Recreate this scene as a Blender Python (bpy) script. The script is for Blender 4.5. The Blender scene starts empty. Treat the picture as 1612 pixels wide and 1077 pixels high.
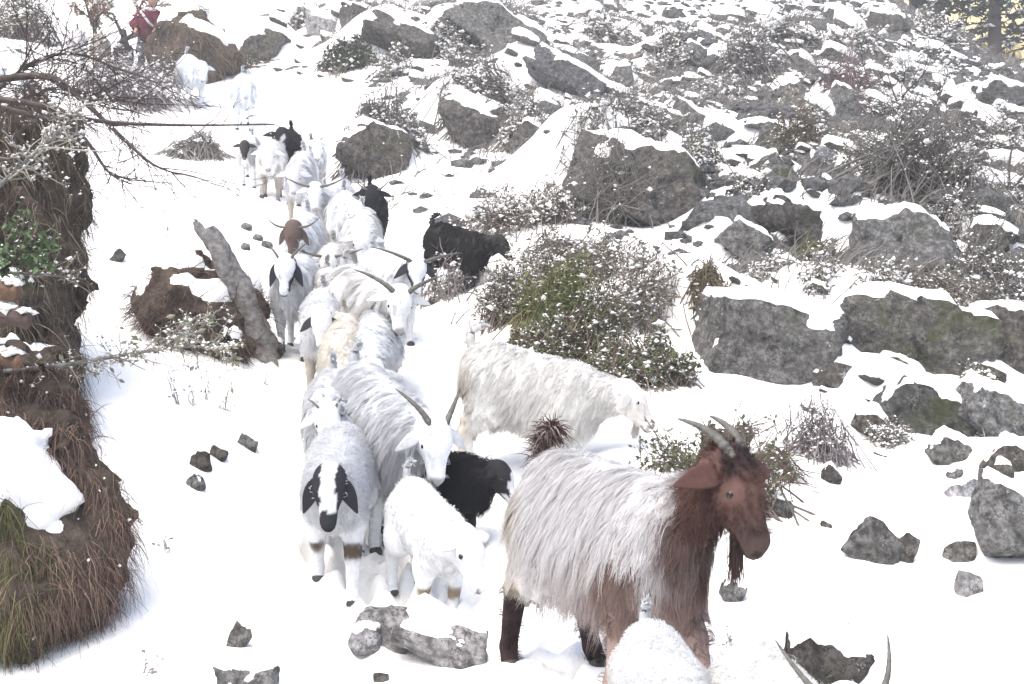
import bpy, bmesh, math, random
import numpy as np
from mathutils import Vector, Matrix

# ------------------------------------------------------------------ camera, sky, sun, exposure
scene = bpy.context.scene
col = scene.collection
FPX, CX, CY, CAMZ = 1946.0, 806.0, 538.5, 1.25
cam_data = bpy.data.cameras.new("camera")
cam_data.sensor_width = 36.0
cam_data.lens = 36.0 * FPX / 1612.0
cam_data.clip_end = 2000.0
cam_data.clip_start = 0.05
cam = bpy.data.objects.new("camera", cam_data)
cam.location = (0, 0, CAMZ)
cam.rotation_euler = (math.radians(90), 0, 0)
col.objects.link(cam)
scene.camera = cam

SUN_EL, SUN_AZ = 62.0, -140.0        # azimuth measured from the viewing direction, to the left is negative
world = bpy.data.worlds.new("World")
scene.world = world
world.use_nodes = True
wn = world.node_tree
wn.nodes.clear()
sky = wn.nodes.new("ShaderNodeTexSky")
sky.sky_type = 'NISHITA'
sky.sun_disc = False
sky.sun_elevation = math.radians(SUN_EL)
sky.sun_rotation = math.radians(SUN_AZ)
sky.air_density = 1.0
sky.dust_density = 4.0
sky.ozone_density = 1.0
bg = wn.nodes.new("ShaderNodeBackground")
bg.inputs[1].default_value = 0.11
wo = wn.nodes.new("ShaderNodeOutputWorld")
wn.links.new(sky.outputs[0], bg.inputs[0])
wn.links.new(bg.outputs[0], wo.inputs[0])

sun_data = bpy.data.lights.new("sun", 'SUN')
sun_data.energy = 1.3
sun_data.angle = math.radians(60)
sun_data.color = (1.0, 0.95, 0.88)
sun = bpy.data.objects.new("sun", sun_data)
el, az = math.radians(SUN_EL), math.radians(SUN_AZ)
sdir = Vector((math.sin(az) * math.cos(el), math.cos(az) * math.cos(el), math.sin(el)))
sun.rotation_euler = (-sdir).to_track_quat('-Z', 'Y').to_euler()
sun.location = (0, 0, 30)
col.objects.link(sun)

scene.view_settings.view_transform = 'Standard'
scene.view_settings.look = 'None'
scene.view_settings.exposure = 1.66
scene.view_settings.gamma = 1.0
scene.view_settings.use_curve_mapping = False
scene.render.engine = 'CYCLES'
scene.cycles.use_denoising = True
scene.cycles.max_bounces = 6
scene.cycles.diffuse_bounces = 4

rng = np.random.default_rng(7)
random.seed(7)

# ------------------------------------------------------------------ numeric helpers
def _hash(ix, iy, iz, seed):
    h = (ix.astype(np.int64) * 374761393 + iy.astype(np.int64) * 668265263 + iz.astype(np.int64) * 2147483647 + seed * 1274126177) & 0xFFFFFFFF
    h = ((h ^ (h >> 13)) * 1274126177) & 0xFFFFFFFF
    h = ((h ^ (h >> 16)) * 2246822519) & 0xFFFFFFFF
    return ((h ^ (h >> 15)) & 0xFFFFFF) / float(0xFFFFFF) * 2.0 - 1.0

def vnoise(P, seed=0):
    P = np.asarray(P, dtype=np.float64)
    i = np.floor(P).astype(np.int64)
    f = P - i
    u = f * f * f * (f * (f * 6 - 15) + 10)
    out = 0.0
    for dx in (0, 1):
        wx = u[..., 0] if dx else 1 - u[..., 0]
        for dy in (0, 1):
            wy = u[..., 1] if dy else 1 - u[..., 1]
            for dz in (0, 1):
                wz = u[..., 2] if dz else 1 - u[..., 2]
                out = out + wx * wy * wz * _hash(i[..., 0] + dx, i[..., 1] + dy, i[..., 2] + dz, seed)
    return out

def fbm(P, octaves=4, seed=0, gain=0.5):
    P = np.asarray(P, dtype=np.float64)
    a, s, out = 1.0, 1.0, 0.0
    for o in range(octaves):
        out = out + a * vnoise(P * s + 13.7 * o, seed + o)
        a *= gain
        s *= 2.03
    return out

def smoothstep(a, b, x):
    t = np.clip((x - a) / (b - a), 0, 1)
    return t * t * (3 - 2 * t)

def unit(v):
    return v / np.maximum(np.linalg.norm(v, axis=-1, keepdims=True), 1e-9)

def make_mesh(name, V, faces, colr=None, smooth=True, mats=None):
    """faces: list of integer arrays of shape (n,3) or (n,4)"""
    V = np.asarray(V, dtype=np.float32).reshape(-1, 3)
    me = bpy.data.meshes.new(name)
    me.vertices.add(len(V))
    me.vertices.foreach_set("co", V.ravel())
    fl = [np.asarray(f, dtype=np.int32) for f in faces if len(f)]
    nl = sum(f.size for f in fl)
    nf = sum(len(f) for f in fl)
    me.loops.add(nl)
    me.polygons.add(nf)
    if nl:
        me.loops.foreach_set("vertex_index", np.concatenate([f.ravel() for f in fl]))
        tot = np.concatenate([np.full(len(f), f.shape[1], np.int32) for f in fl])
        start = np.concatenate([[0], np.cumsum(tot)[:-1]]).astype(np.int32)
        me.polygons.foreach_set("loop_start", start)
        me.polygons.foreach_set("use_smooth", np.full(nf, smooth, dtype=bool))
    if colr is not None:
        at = me.attributes.new("Col", 'FLOAT_COLOR', 'POINT')
        c4 = np.ones((len(V), 4), np.float32)
        c4[:, :3] = colr
        at.data.foreach_set("color", c4.ravel())
    me.update(calc_edges=True)
    me.validate()
    if mats is not None:
        me.materials.append(mats)
    return me

def link(name, me, parent=None, loc=None):
    o = bpy.data.objects.new(name, me)
    col.objects.link(o)
    if parent is not None:
        o.parent = parent
    if loc is not None:
        o.location = loc
    return o

def tag(o, label, cat, group=None):
    o["label"] = label
    o["category"] = cat
    if group:
        o["group"] = group
    return o

def empty(name, loc, rot=(0, 0, 0)):
    o = bpy.data.objects.new(name, None)
    o.empty_display_size = 0.1
    col.objects.link(o)
    o.location = loc
    o.rotation_euler = rot
    return o

class Acc:
    """collects vertex/face/colour arrays that become ONE mesh"""
    def __init__(self):
        self.V, self.F, self.C, self.n = [], [], [], 0
    def add(self, V, F, C=(0.5, 0.5, 0.5)):
        V = np.asarray(V, dtype=np.float64).reshape(-1, 3)
        self.V.append(V)
        for f in (F if isinstance(F, list) else [F]):
            self.F.append(np.asarray(f, dtype=np.int64) + self.n)
        C = np.asarray(C, dtype=np.float64)
        self.C.append(np.broadcast_to(C, (len(V), 3)))
        self.n += len(V)
    def mesh(self, name, mat, smooth=True):
        if not self.V:
            return make_mesh(name, np.zeros((0, 3)), [], None, smooth, mat)
        return make_mesh(name, np.concatenate(self.V), self.F, np.concatenate(self.C), smooth, mat)

def ribbons(paths, nrm, width, colr, tip=0.15):
    """paths (N,K,3), nrm (N,3), width (N,), colr (N,3) -> V, F, C : flat tapered strands"""
    N, K, _ = paths.shape
    d = np.empty_like(paths)
    d[:, 1:-1] = paths[:, 2:] - paths[:, :-2]
    d[:, 0] = paths[:, 1] - paths[:, 0]
    d[:, -1] = paths[:, -1] - paths[:, -2]
    side = unit(np.cross(unit(d), nrm[:, None, :]))
    t = np.linspace(0, 1, K)
    w = (tip + (1 - tip) * (1 - t ** 1.6))[None, :, None] * width[:, None, None] * 0.5
    V = np.stack([paths - side * w, paths + side * w], axis=2)            # N,K,2,3
    base = (np.arange(N) * K * 2)[:, None]
    k = np.arange(K - 1)[None, :] * 2
    F = np.stack([base + k, base + k + 1, base + k + 3, base + k + 2], axis=-1).reshape(-1, 4)
    C = np.repeat(colr, K * 2, axis=0)
    return V.reshape(-1, 3), F, C

def tubes(paths, radii, sides=4, colr=None):
    """paths (N,K,3), radii (N,K)"""
    paths = np.asarray(paths, float)
    N, K, _ = paths.shape
    d = np.empty_like(paths)
    d[:, 1:-1] = paths[:, 2:] - paths[:, :-2]
    d[:, 0] = paths[:, 1] - paths[:, 0]
    d[:, -1] = paths[:, -1] - paths[:, -2]
    d = unit(d)
    ref = np.where(np.abs(d[..., 2:3]) > 0.9, np.array([1.0, 0, 0]), np.array([0, 0, 1.0]))
    s = unit(np.cross(d, ref))
    u = np.cross(d, s)
    a = np.linspace(0, 2 * np.pi, sides, endpoint=False)
    V = paths[:, :, None, :] + radii[:, :, None, None] * (s[:, :, None, :] * np.cos(a)[None, None, :, None] + u[:, :, None, :] * np.sin(a)[None, None, :, None])
    base = (np.arange(N) * K * sides)[:, None, None]
    k = (np.arange(K - 1) * sides)[None, :, None]
    j = np.arange(sides)[None, None, :]
    jn = (j + 1) % sides
    F = np.stack([base + k + j, base + k + jn, base + k + sides + jn, base + k + sides + j], axis=-1).reshape(-1, 4)
    C = np.repeat(np.asarray(colr if colr is not None else np.full((N, 3), 0.3)), K * sides, axis=0)
    return V.reshape(-1, 3), F, C

_OCT_V = np.array([[1, 0, 0], [-1, 0, 0], [0, 1, 0], [0, -1, 0], [0, 0, 1], [0, 0, -1]], float)
_OCT_F = np.array([[0, 2, 4], [2, 1, 4], [1, 3, 4], [3, 0, 4], [2, 0, 5], [1, 2, 5], [3, 1, 5], [0, 3, 5]])
def lumps(P, S, colr):
    """small octahedral lumps at P (N,3) with half sizes S (N,3)"""
    N = len(P)
    V = P[:, None, :] + _OCT_V[None] * S[:, None, :] * rng.uniform(0.55, 1.25, (N, 6, 1)) + rng.normal(size=(N, 6, 3)) * S[:, None, :] * 0.22
    F = (np.arange(N) * 6)[:, None, None] + _OCT_F[None]
    return V.reshape(-1, 3), F.reshape(-1, 3), np.broadcast_to(np.asarray(colr), (N * 6, 3))

def leaf_quads(P, D, U, L, W, colr):
    """diamond leaves at P along D with side U"""
    N = len(P)
    nn = np.cross(D, U)
    V = np.stack([P, P + D * (L * 0.5)[:, None] + U * W[:, None] + nn * (W * 0.4)[:, None],
                  P + D * L[:, None], P + D * (L * 0.5)[:, None] - U * W[:, None] + nn * (W * 0.4)[:, None]], axis=1)
    F = np.arange(N * 4).reshape(N, 4)
    F = np.concatenate([F[:, [0, 1, 2]], F[:, [0, 2, 3]]])
    return V.reshape(-1, 3), F, np.repeat(colr, 4, axis=0)

def rand_unit(n):
    return unit(rng.normal(size=(n, 3)))

# surface nets: closed mesh from a signed distance field
def surface_nets(fn, lo, hi, h):
    lo, hi = np.asarray(lo, float), np.asarray(hi, float)
    n = np.maximum(np.ceil((hi - lo) / h).astype(int) + 1, 3)
    ax = [lo[i] + np.arange(n[i]) * h for i in range(3)]
    X, Y, Z = np.meshgrid(*ax, indexing='ij')
    f = fn(np.stack([X, Y, Z], -1).reshape(-1, 3).astype(np.float32)).reshape(n)
    ins = f < 0
    c = np.zeros(n - 1, dtype=np.int32)
    for dx in (0, 1):
        for dy in (0, 1):
            for dz in (0, 1):
                c += ins[dx:n[0] - 1 + dx, dy:n[1] - 1 + dy, dz:n[2] - 1 + dz]
    act = (c > 0) & (c < 8)
    idx = np.full(n - 1, -1, dtype=np.int64)
    cells = np.argwhere(act)
    idx[act] = np.arange(len(cells))
    acc = np.zeros((len(cells), 3))
    cnt = np.zeros(len(cells))
    corners = [(0, 0, 0), (1, 0, 0), (0, 1, 0), (0, 0, 1), (1, 1, 0), (1, 0, 1), (0, 1, 1), (1, 1, 1)]
    for a in corners:
        for axn in range(3):
            if a[axn]:
                continue
            b = list(a)
            b[axn] = 1
            fa = f[cells[:, 0] + a[0], cells[:, 1] + a[1], cells[:, 2] + a[2]]
            fb = f[cells[:, 0] + b[0], cells[:, 1] + b[1], cells[:, 2] + b[2]]
            m = (fa < 0) != (fb < 0)
            t = np.where(m, fa / np.where(fa - fb == 0, 1, fa - fb), 0)
            p = np.array(a, float)[None] + t[:, None] * (np.array(b, float) - np.array(a, float))[None]
            acc += np.where(m[:, None], p, 0)
            cnt += m
    V = lo + (cells + acc / np.maximum(cnt, 1)[:, None]) * h
    Fs = []
    for axn in range(3):
        sl0 = [slice(1, -1)] * 3
        sl1 = [slice(1, -1)] * 3
        sl0[axn] = slice(0, n[axn] - 1)
        sl1[axn] = slice(1, n[axn])
        a, b = ins[tuple(sl0)], ins[tuple(sl1)]
        e = np.argwhere(a != b)
        if not len(e):
            continue
        flip = a[e[:, 0], e[:, 1], e[:, 2]]
        off = np.ones(3, int)
        off[axn] = 0
        g = e + off
        o1, o2 = [(1, 2), (2, 0), (0, 1)][axn]
        q = []
        for (s1, s2) in ((-1, -1), (0, -1), (0, 0), (-1, 0)):
            gg = g.copy()
            gg[:, o1] += s1
            gg[:, o2] += s2
            q.append(idx[gg[:, 0], gg[:, 1], gg[:, 2]])
        q = np.stack(q, 1)
        q[~flip] = q[~flip][:, ::-1]
        Fs.append(q)
    F = np.concatenate(Fs)
    F = F[(F >= 0).all(1)]
    return V, F

def relax(V, F, it=2, lam=0.5):
    E = np.concatenate([F[:, [0, 1]], F[:, [1, 2]], F[:, [2, 3]], F[:, [3, 0]]])
    for _ in range(it):
        acc = np.zeros_like(V)
        cnt = np.zeros(len(V))
        np.add.at(acc, E[:, 0], V[E[:, 1]])
        np.add.at(acc, E[:, 1], V[E[:, 0]])
        np.add.at(cnt, E[:, 0], 1)
        np.add.at(cnt, E[:, 1], 1)
        V = V + lam * (acc / np.maximum(cnt, 1)[:, None] - V)
    return V

def vert_normals(V, F):
    n = np.zeros_like(V)
    if F.shape[1] == 4:
        fn = np.cross(V[F[:, 2]] - V[F[:, 0]], V[F[:, 3]] - V[F[:, 1]])
    else:
        fn = np.cross(V[F[:, 1]] - V[F[:, 0]], V[F[:, 2]] - V[F[:, 0]])
    for k in range(F.shape[1]):
        np.add.at(n, F[:, k], fn)
    return unit(n)

def cone_sdf(P, a, b, ra, rb, ys=1.0):
    a, b = np.asarray(a, np.float32), np.asarray(b, np.float32)
    ba = b - a
    L2 = float(ba @ ba)
    pa = P - a
    h = np.clip((pa @ ba) / L2, 0, 1) if L2 > 1e-12 else np.zeros(len(P), np.float32)
    q = pa - h[:, None] * ba
    if ys != 1.0:
        q = q * np.array([1, 1 / ys, 1], np.float32)
    return np.sqrt((q * q).sum(1)) - (ra + (rb - ra) * h)

def smin(a, b, k):
    h = np.maximum(k - np.abs(a - b), 0) / k
    return np.minimum(a, b) - h * h * k * 0.25

# ------------------------------------------------------------------ materials
def mat_new(name):
    m = bpy.data.materials.new(name)
    m.use_nodes = True
    nt = m.node_tree
    b = nt.nodes["Principled BSDF"]
    return m, nt, b

def N(nt, typ, **kw):
    n = nt.nodes.new(typ)
    for k, v in kw.items():
        setattr(n, k, v)
    return n

def noise_node(nt, scale, detail=6, rough=0.6, coord='Object'):
    tc = N(nt, "ShaderNodeTexCoord")
    nz = N(nt, "ShaderNodeTexNoise")
    nz.inputs["Scale"].default_value = scale
    nz.inputs["Detail"].default_value = detail
    nz.inputs["Roughness"].default_value = rough
    nt.links.new(tc.outputs[coord], nz.inputs["Vector"])
    return nz

def ramp(nt, src, stops):
    r = N(nt, "ShaderNodeValToRGB")
    els = r.color_ramp.elements
    while len(els) > 1:
        els.remove(els[-1])
    els[0].position, els[0].color = stops[0][0], (*stops[0][1], 1)
    for p, c in stops[1:]:
        e = els.new(p)
        e.color = (*c, 1)
    nt.links.new(src, r.inputs[0])
    return r

def bump(nt, b, src, strength=0.4, dist=0.02):
    bp = N(nt, "ShaderNodeBump")
    bp.inputs["Strength"].default_value = strength
    bp.inputs["Distance"].default_value = dist
    nt.links.new(src, bp.inputs["Height"])
    nt.links.new(bp.outputs[0], b.inputs["Normal"])

def mix(nt, fac, a, b):
    m = N(nt, "ShaderNodeMix", data_type='RGBA')
    for sock, v in ((m.inputs["Factor"], fac), (m.inputs["A"], a), (m.inputs["B"], b)):
        if hasattr(v, "links") or isinstance(v, bpy.types.NodeSocket):
            nt.links.new(v, sock)
        else:
            sock.default_value = (*v, 1) if isinstance(v, tuple) else v
    return m.outputs["Result"]

def mat_snow():
    m, nt, b = mat_new("snow")
    n1 = noise_node(nt, 3.0, 5)
    r = ramp(nt, n1.outputs["Fac"], [(0.3, (0.90, 0.89, 0.87)), (0.7, (0.94, 0.935, 0.915))])
    nt.links.new(r.outputs[0], b.inputs["Base Color"])
    b.inputs["Roughness"].default_value = 0.75
    b.inputs["Specular IOR Level"].default_value = 0.2
    n2 = noise_node(nt, 22.0, 6)
    bump(nt, b, n2.outputs["Fac"], 0.5, 0.03)
    return m

def mat_rock(name, c0, c1, c2, speck=0.6, moss=0.0):
    m, nt, b = mat_new(name)
    n1 = noise_node(nt, 2.3, 9, 0.7)
    r = ramp(nt, n1.outputs["Fac"], [(0.30, c0), (0.46, c1), (0.58, c1), (0.72, c2)])
    colr = r.outputs[0]
    n2 = noise_node(nt, 15.0, 10, 0.82)        # lichen and mineral mottling
    r2 = ramp(nt, n2.outputs["Fac"], [(0.47, (0, 0, 0)), (0.60, (0.9, 0.9, 0.9))])
    colr = mix(nt, r2.outputs[0], colr, tuple(min(1, x * 1.7) for x in c2))
    n7 = noise_node(nt, 31.0, 6, 0.8)
    r7 = ramp(nt, n7.outputs["Fac"], [(0.36, (0.85, 0.85, 0.85)), (0.47, (0, 0, 0))])
    colr = mix(nt, r7.outputs[0], colr, tuple(x * 0.6 for x in c0))
    n6 = noise_node(nt, 7.0, 6, 0.65)          # dark seams and damp stains
    r6 = ramp(nt, n6.outputs["Fac"], [(0.34, (1, 1, 1)), (0.44, (0, 0, 0))])
    colr = mix(nt, r6.outputs[0], colr, tuple(x * 0.55 for x in c0))
    if moss > 0:
        n4 = noise_node(nt, 2.2, 8, 0.7)
        r4 = ramp(nt, n4.outputs["Fac"], [(0.60 - moss * 0.18, (0, 0, 0)), (0.74 - moss * 0.18, (1, 1, 1))])
        colr = mix(nt, r4.outputs[0], colr, (0.085, 0.10, 0.04))
    if speck > 0:                              # snow grains that stuck to the rough faces
        n3 = noise_node(nt, 11.0, 9, 0.8)
        r3 = ramp(nt, n3.outputs["Fac"], [(0.655 - 0.08 * speck, (0, 0, 0)), (0.70 - 0.08 * speck, (1, 1, 1))])
        colr = mix(nt, r3.outputs[0], colr, (0.72, 0.74, 0.78))
    vo = N(nt, "ShaderNodeTexVoronoi", feature='DISTANCE_TO_EDGE')     # cracks
    vo.inputs["Scale"].default_value = 3.2
    tc = N(nt, "ShaderNodeTexCoord")
    wn_ = N(nt, "ShaderNodeMix", data_type='RGBA', blend_type='LINEAR_LIGHT')
    wn_.inputs["Factor"].default_value = 0.22
    nt.links.new(tc.outputs["Object"], wn_.inputs["A"])
    nt.links.new(n6.outputs["Color"], wn_.inputs["B"])
    nt.links.new(wn_.outputs["Result"], vo.inputs["Vector"])
    rc = ramp(nt, vo.outputs["Distance"], [(0.0, (0.85, 0.85, 0.85)), (0.022, (0, 0, 0))])
    colr = mix(nt, rc.outputs[0], colr, tuple(x * 0.35 for x in c0))
    oi = N(nt, "ShaderNodeObjectInfo")                                 # every stone a little lighter or darker, greyer or browner
    rv = ramp(nt, oi.outputs["Random"], [(0.0, (0.78, 0.78, 0.80)), (0.35, (1.0, 0.98, 0.94)), (0.7, (1.22, 1.22, 1.24)), (1.0, (0.95, 0.88, 0.78))])
    mv = N(nt, "ShaderNodeMix", data_type='RGBA', blend_type='MULTIPLY')
    mv.inputs["Factor"].default_value = 1.0
    nt.links.new(colr, mv.inputs["A"])
    nt.links.new(rv.outputs[0], mv.inputs["B"])
    colr = mv.outputs["Result"]
    nt.links.new(colr, b.inputs["Base Color"])
    b.inputs["Roughness"].default_value = 0.85
    b.inputs["Specular IOR Level"].default_value = 0.25
    n5 = noise_node(nt, 9.0, 12, 0.75)
    bump(nt, b, n5.outputs["Fac"], 1.0, 0.14)
    return m

def mat_col(name, rough=0.85, transl=0.0, grain=0.25, gscale=60.0, spec=0.2):
    """surface colour carried by the mesh (coat patches, leaf kinds), with fine grain"""
    m, nt, b = mat_new(name)
    at = N(nt, "ShaderNodeAttribute", attribute_name="Col")
    n1 = noise_node(nt, gscale, 4)
    r = ramp(nt, n1.outputs["Fac"], [(0.3, (1 - grain,) * 3), (0.7, (1 + grain * 0.3,) * 3)])
    mm = N(nt, "ShaderNodeMix", data_type='RGBA', blend_type='MULTIPLY')
    mm.inputs["Factor"].default_value = 1.0
    nt.links.new(at.outputs["Color"], mm.inputs["A"])
    nt.links.new(r.outputs[0], mm.inputs["B"])
    nt.links.new(mm.outputs["Result"], b.inputs["Base Color"])
    b.inputs["Roughness"].default_value = rough
    b.inputs["Specular IOR Level"].default_value = spec
    if transl > 0:
        tr = N(nt, "ShaderNodeBsdfTranslucent")
        nt.links.new(mm.outputs["Result"], tr.inputs["Color"])
        ms = N(nt, "ShaderNodeMixShader")
        ms.inputs[0].default_value = transl
        out = nt.nodes["Material Output"]
        nt.links.new(b.outputs[0], ms.inputs[1])
        nt.links.new(tr.outputs[0], ms.inputs[2])
        nt.links.new(ms.outputs[0], out.inputs[0])
    return m

def mat_plain(name, c0, c1, scale=8.0, rough=0.8, bstr=0.5, bdist=0.01, spec=0.3):
    m, nt, b = mat_new(name)
    n1 = noise_node(nt, scale, 7, 0.65)
    r = ramp(nt, n1.outputs["Fac"], [(0.32, c0), (0.68, c1)])
    nt.links.new(r.outputs[0], b.inputs["Base Color"])
    b.inputs["Roughness"].default_value = rough
    b.inputs["Specular IOR Level"].default_value = spec
    bump(nt, b, n1.outputs["Fac"], bstr, bdist)
    return m

M = {}
M["snow"] = mat_snow()
M["rock"] = mat_rock("rock_grey", (0.085, 0.085, 0.083), (0.142, 0.142, 0.138), (0.215, 0.215, 0.212), 0.62, 0.12)
M["rock_pale"] = mat_rock("rock_pale", (0.20, 0.20, 0.205), (0.32, 0.32, 0.33), (0.44, 0.44, 0.455), 0.15)
M["rock_dark"] = mat_rock("rock_dark", (0.056, 0.052, 0.048), (0.094, 0.088, 0.08), (0.145, 0.137, 0.126), 0.5, 0.2)
M["rock_moss"] = mat_rock("rock_moss", (0.075, 0.075, 0.072), (0.12, 0.12, 0.114), (0.18, 0.18, 0.17), 0.45, 0.6)
M["soil"] = mat_plain("soil", (0.045, 0.036, 0.029), (0.145, 0.115, 0.09), 16.0, 0.95, 1.0, 0.07, 0.1)
M["scree"] = mat_rock("scree", (0.075, 0.067, 0.058), (0.125, 0.115, 0.10), (0.19, 0.18, 0.165), 1.35, 0.15)
M["coat"] = mat_col("coat", 0.9, 0.0, 0.18, 45.0, 0.1)
M["fleece"] = mat_col("fleece", 0.75, 0.5, 0.10, 30.0, 0.15)
M["strand"] = mat_col("strand", 0.8, 0.15, 0.2, 30.0, 0.15)
M["leaf"] = mat_col("leaf", 0.6, 0.2, 0.2, 40.0, 0.3)
M["bark"] = mat_plain("bark", (0.09, 0.085, 0.08), (0.30, 0.29, 0.28), 24.0, 0.9, 1.0, 0.02, 0.15)
M["bark_dark"] = mat_plain("bark_dark", (0.05, 0.042, 0.038), (0.12, 0.10, 0.09), 30.0, 0.9, 0.6, 0.01, 0.15)
M["horn"] = mat_plain("horn", (0.06, 0.057, 0.052), (0.14, 0.135, 0.12), 30.0, 0.6, 0.6, 0.004, 0.3)
M["hoof"] = mat_plain("hoof", (0.03, 0.028, 0.026), (0.07, 0.065, 0.06), 30.0, 0.6, 0.3, 0.003, 0.3)
M["eye"] = mat_plain("eye", (0.012, 0.010, 0.008), (0.02, 0.017, 0.014), 10.0, 0.2, 0.0, 0.001, 0.5)
M["cloth_red"] = mat_plain("cloth_red", (0.07, 0.014, 0.022), (0.15, 0.032, 0.05), 14.0, 0.9, 0.5, 0.02, 0.1)
M["cloth_grey"] = mat_plain("cloth_grey", (0.10, 0.105, 0.13), (0.17, 0.175, 0.20), 14.0, 0.9, 0.5, 0.02, 0.1)
M["cloth_pale"] = mat_plain("cloth_pale", (0.45, 0.42, 0.45), (0.6, 0.57, 0.6), 14.0, 0.9, 0.5, 0.02, 0.1)
M["cloth_dark"] = mat_plain("cloth_dark", (0.03, 0.03, 0.035), (0.06, 0.06, 0.065), 14.0, 0.9, 0.5, 0.02, 0.1)
M["skin"] = mat_plain("skin", (0.30, 0.17, 0.11), (0.36, 0.21, 0.14), 10.0, 0.6, 0.1, 0.002, 0.3)
M["hill"] = mat_plain("sun_tinted_hill", (0.55, 0.44, 0.20), (0.80, 0.68, 0.40), 0.35, 0.95, 0.3, 0.2, 0.05)  # sunlight on the far slope is put into this pale yellow

# ------------------------------------------------------------------ terrain height
def P3(px, py, d):
    return np.array([(px - CX) / FPX * d, d, CAMZ - (py - CY) / FPX * d])

_ctrl = [(-200, 1077, 4.0), (60, 1060, 4.3), (375, 1000, 4.9), (400, 1077, 4.35), (650, 1045, 4.9), (806, 1077, 4.5), (1000, 1077, 4.4),
         (1250, 1077, 4.35), (1500, 1077, 4.3), (1800, 1077, 4.2), (660, 965, 5.8), (530, 960, 5.8), (330, 730, 6.6), (200, 800, 5.8),
         (745, 710, 7.7), (1040, 765, 6.6), (1390, 880, 5.9), (1580, 870, 6.0), (1300, 740, 7.2), (1250, 650, 8.0), (1500, 680, 8.2),
         (560, 610, 8.8), (300, 620, 7.8), (250, 560, 8.6), (120, 560, 7.6), (940, 600, 8.3), (500, 520, 10.3), (400, 560, 9.0),
         (1210, 575, 9.3), (1450, 600, 9.3), (590, 430, 12.5), (720, 440, 11.8), (900, 400, 11.5), (1100, 450, 11), (1420, 420, 12.3),
         (1600, 420, 12.5), (200, 400, 11), (330, 330, 13.5), (450, 300, 17), (640, 280, 16.5), (1000, 345, 14), (1230, 320, 15),
         (1500, 300, 16), (800, 230, 18.5), (300, 170, 22), (235, 118, 26), (100, 120, 24), (600, 100, 24), (1000, 120, 25),
         (1250, 150, 24), (1550, 190, 23), (1400, 60, 31), (1100, 20, 33), (700, 0, 33), (200, 0, 34), (1560, 105, 31),
         (-200, 600, 7), (-250, 300, 11), (1800, 420, 12.5), (1800, 800, 6.3), (1750, 170, 24)]
_pts = [P3(*c) for c in _ctrl] + [np.array(p, float) for p in (
    (-1.5, 2.5, 0.02), (0, 2.5, -0.03), (1.5, 2.5, 0.0), (-3, 0.5, 0.2), (3, 0.5, -0.1), (0, 0.3, -0.05),
    (8, 45, 15), (-10, 45, 15.5), (15, 45, 12.6), (20, 45, 8), (-25, 45, 16), (28, 45, 4), (8, 60, 19), (20, 60, 9), (32, 60, 2), (-25, 60, 20),
    (-14, 20, 7.5), (18, 20, 2.5), (10, 10, 0.2), (-8, 10, 3.2))]
_pts = np.array(_pts)

def _tps(r2):
    return 0.5 * r2 * np.log(np.maximum(r2, 1e-9))
# work in a warped plane so the near ground is resolved as finely as the far slope
def _warp(x, y):
    y = np.maximum(y, 0.2)
    s = np.log(y + 1.5)
    return np.stack([x / (y + 1.5) * 2.0, s], -1)
_c = _warp(_pts[:, 0], _pts[:, 1])
_n = len(_c)
_K = _tps(((_c[:, None] - _c[None]) ** 2).sum(-1)) + np.eye(_n) * 0.004
_A = np.zeros((_n + 3, _n + 3))
_A[:_n, :_n] = _K
_A[:_n, _n] = 1
_A[:_n, _n + 1:] = _c
_A[_n:, :_n] = _A[:_n, _n:].T
_w = np.linalg.solve(_A, np.concatenate([(_pts[:, 2] - CAMZ) / (_pts[:, 1] + 1.5), np.zeros(3)]))

def H(x, y):
    x, y = np.asarray(x, float), np.asarray(y, float)
    q = _warp(x, y)
    k = _tps(((q[..., None, :] - _c) ** 2).sum(-1))
    s = k @ _w[:_n] + _w[_n] + q @ _w[_n + 1:]
    return CAMZ + s * (np.maximum(y, 0.2) + 1.5)

def bumps(x, y):
    P = np.stack([x, y, np.zeros_like(x)], -1)
    far = smoothstep(6, 20, y)
    right = smoothstep(0.5, 3.5, x)
    b = 0.05 * fbm(P * 0.9, 3, 3) + (0.10 + 0.16 * right) * far * fbm(P * np.array([0.55, 0.8, 1]), 3, 9)
    return b * smoothstep(2.0, 4.5, y)

MOUNDS = []      # snow lying banked behind each boulder: x, y, half width, height
def banked(x, y):
    z = np.zeros_like(np.asarray(x, float))
    for mx, my, hw, A in MOUNDS:
        dx, dy = (x - mx) / hw, (y - my) / hw
        edge = dy + 0.30 * dx + 0.16 * np.sin(dx * 2.7 + mx * 7) + 0.10 * np.sin(dx * 6.1 + my * 5)
        v = A * np.clip(1.0 - 0.30 * dx, 0.2, 1.35) * np.exp(-(np.abs(dx + 0.1) / 1.5) ** 3) * smoothstep(-0.25, 0.5, edge) * (1 - smoothstep(0.7, 4.5, dy))
        z = np.maximum(z, v)
    return z

def zs(x, y):
    """top of the snow"""
    x, y = np.asarray(x, float), np.asarray(y, float)
    P = np.stack([x, y, np.zeros_like(x)], -1)
    return H(x, y) + bumps(x, y) + banked(x, y) + 0.018 * fbm(P * 3.1, 2, 21)

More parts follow.
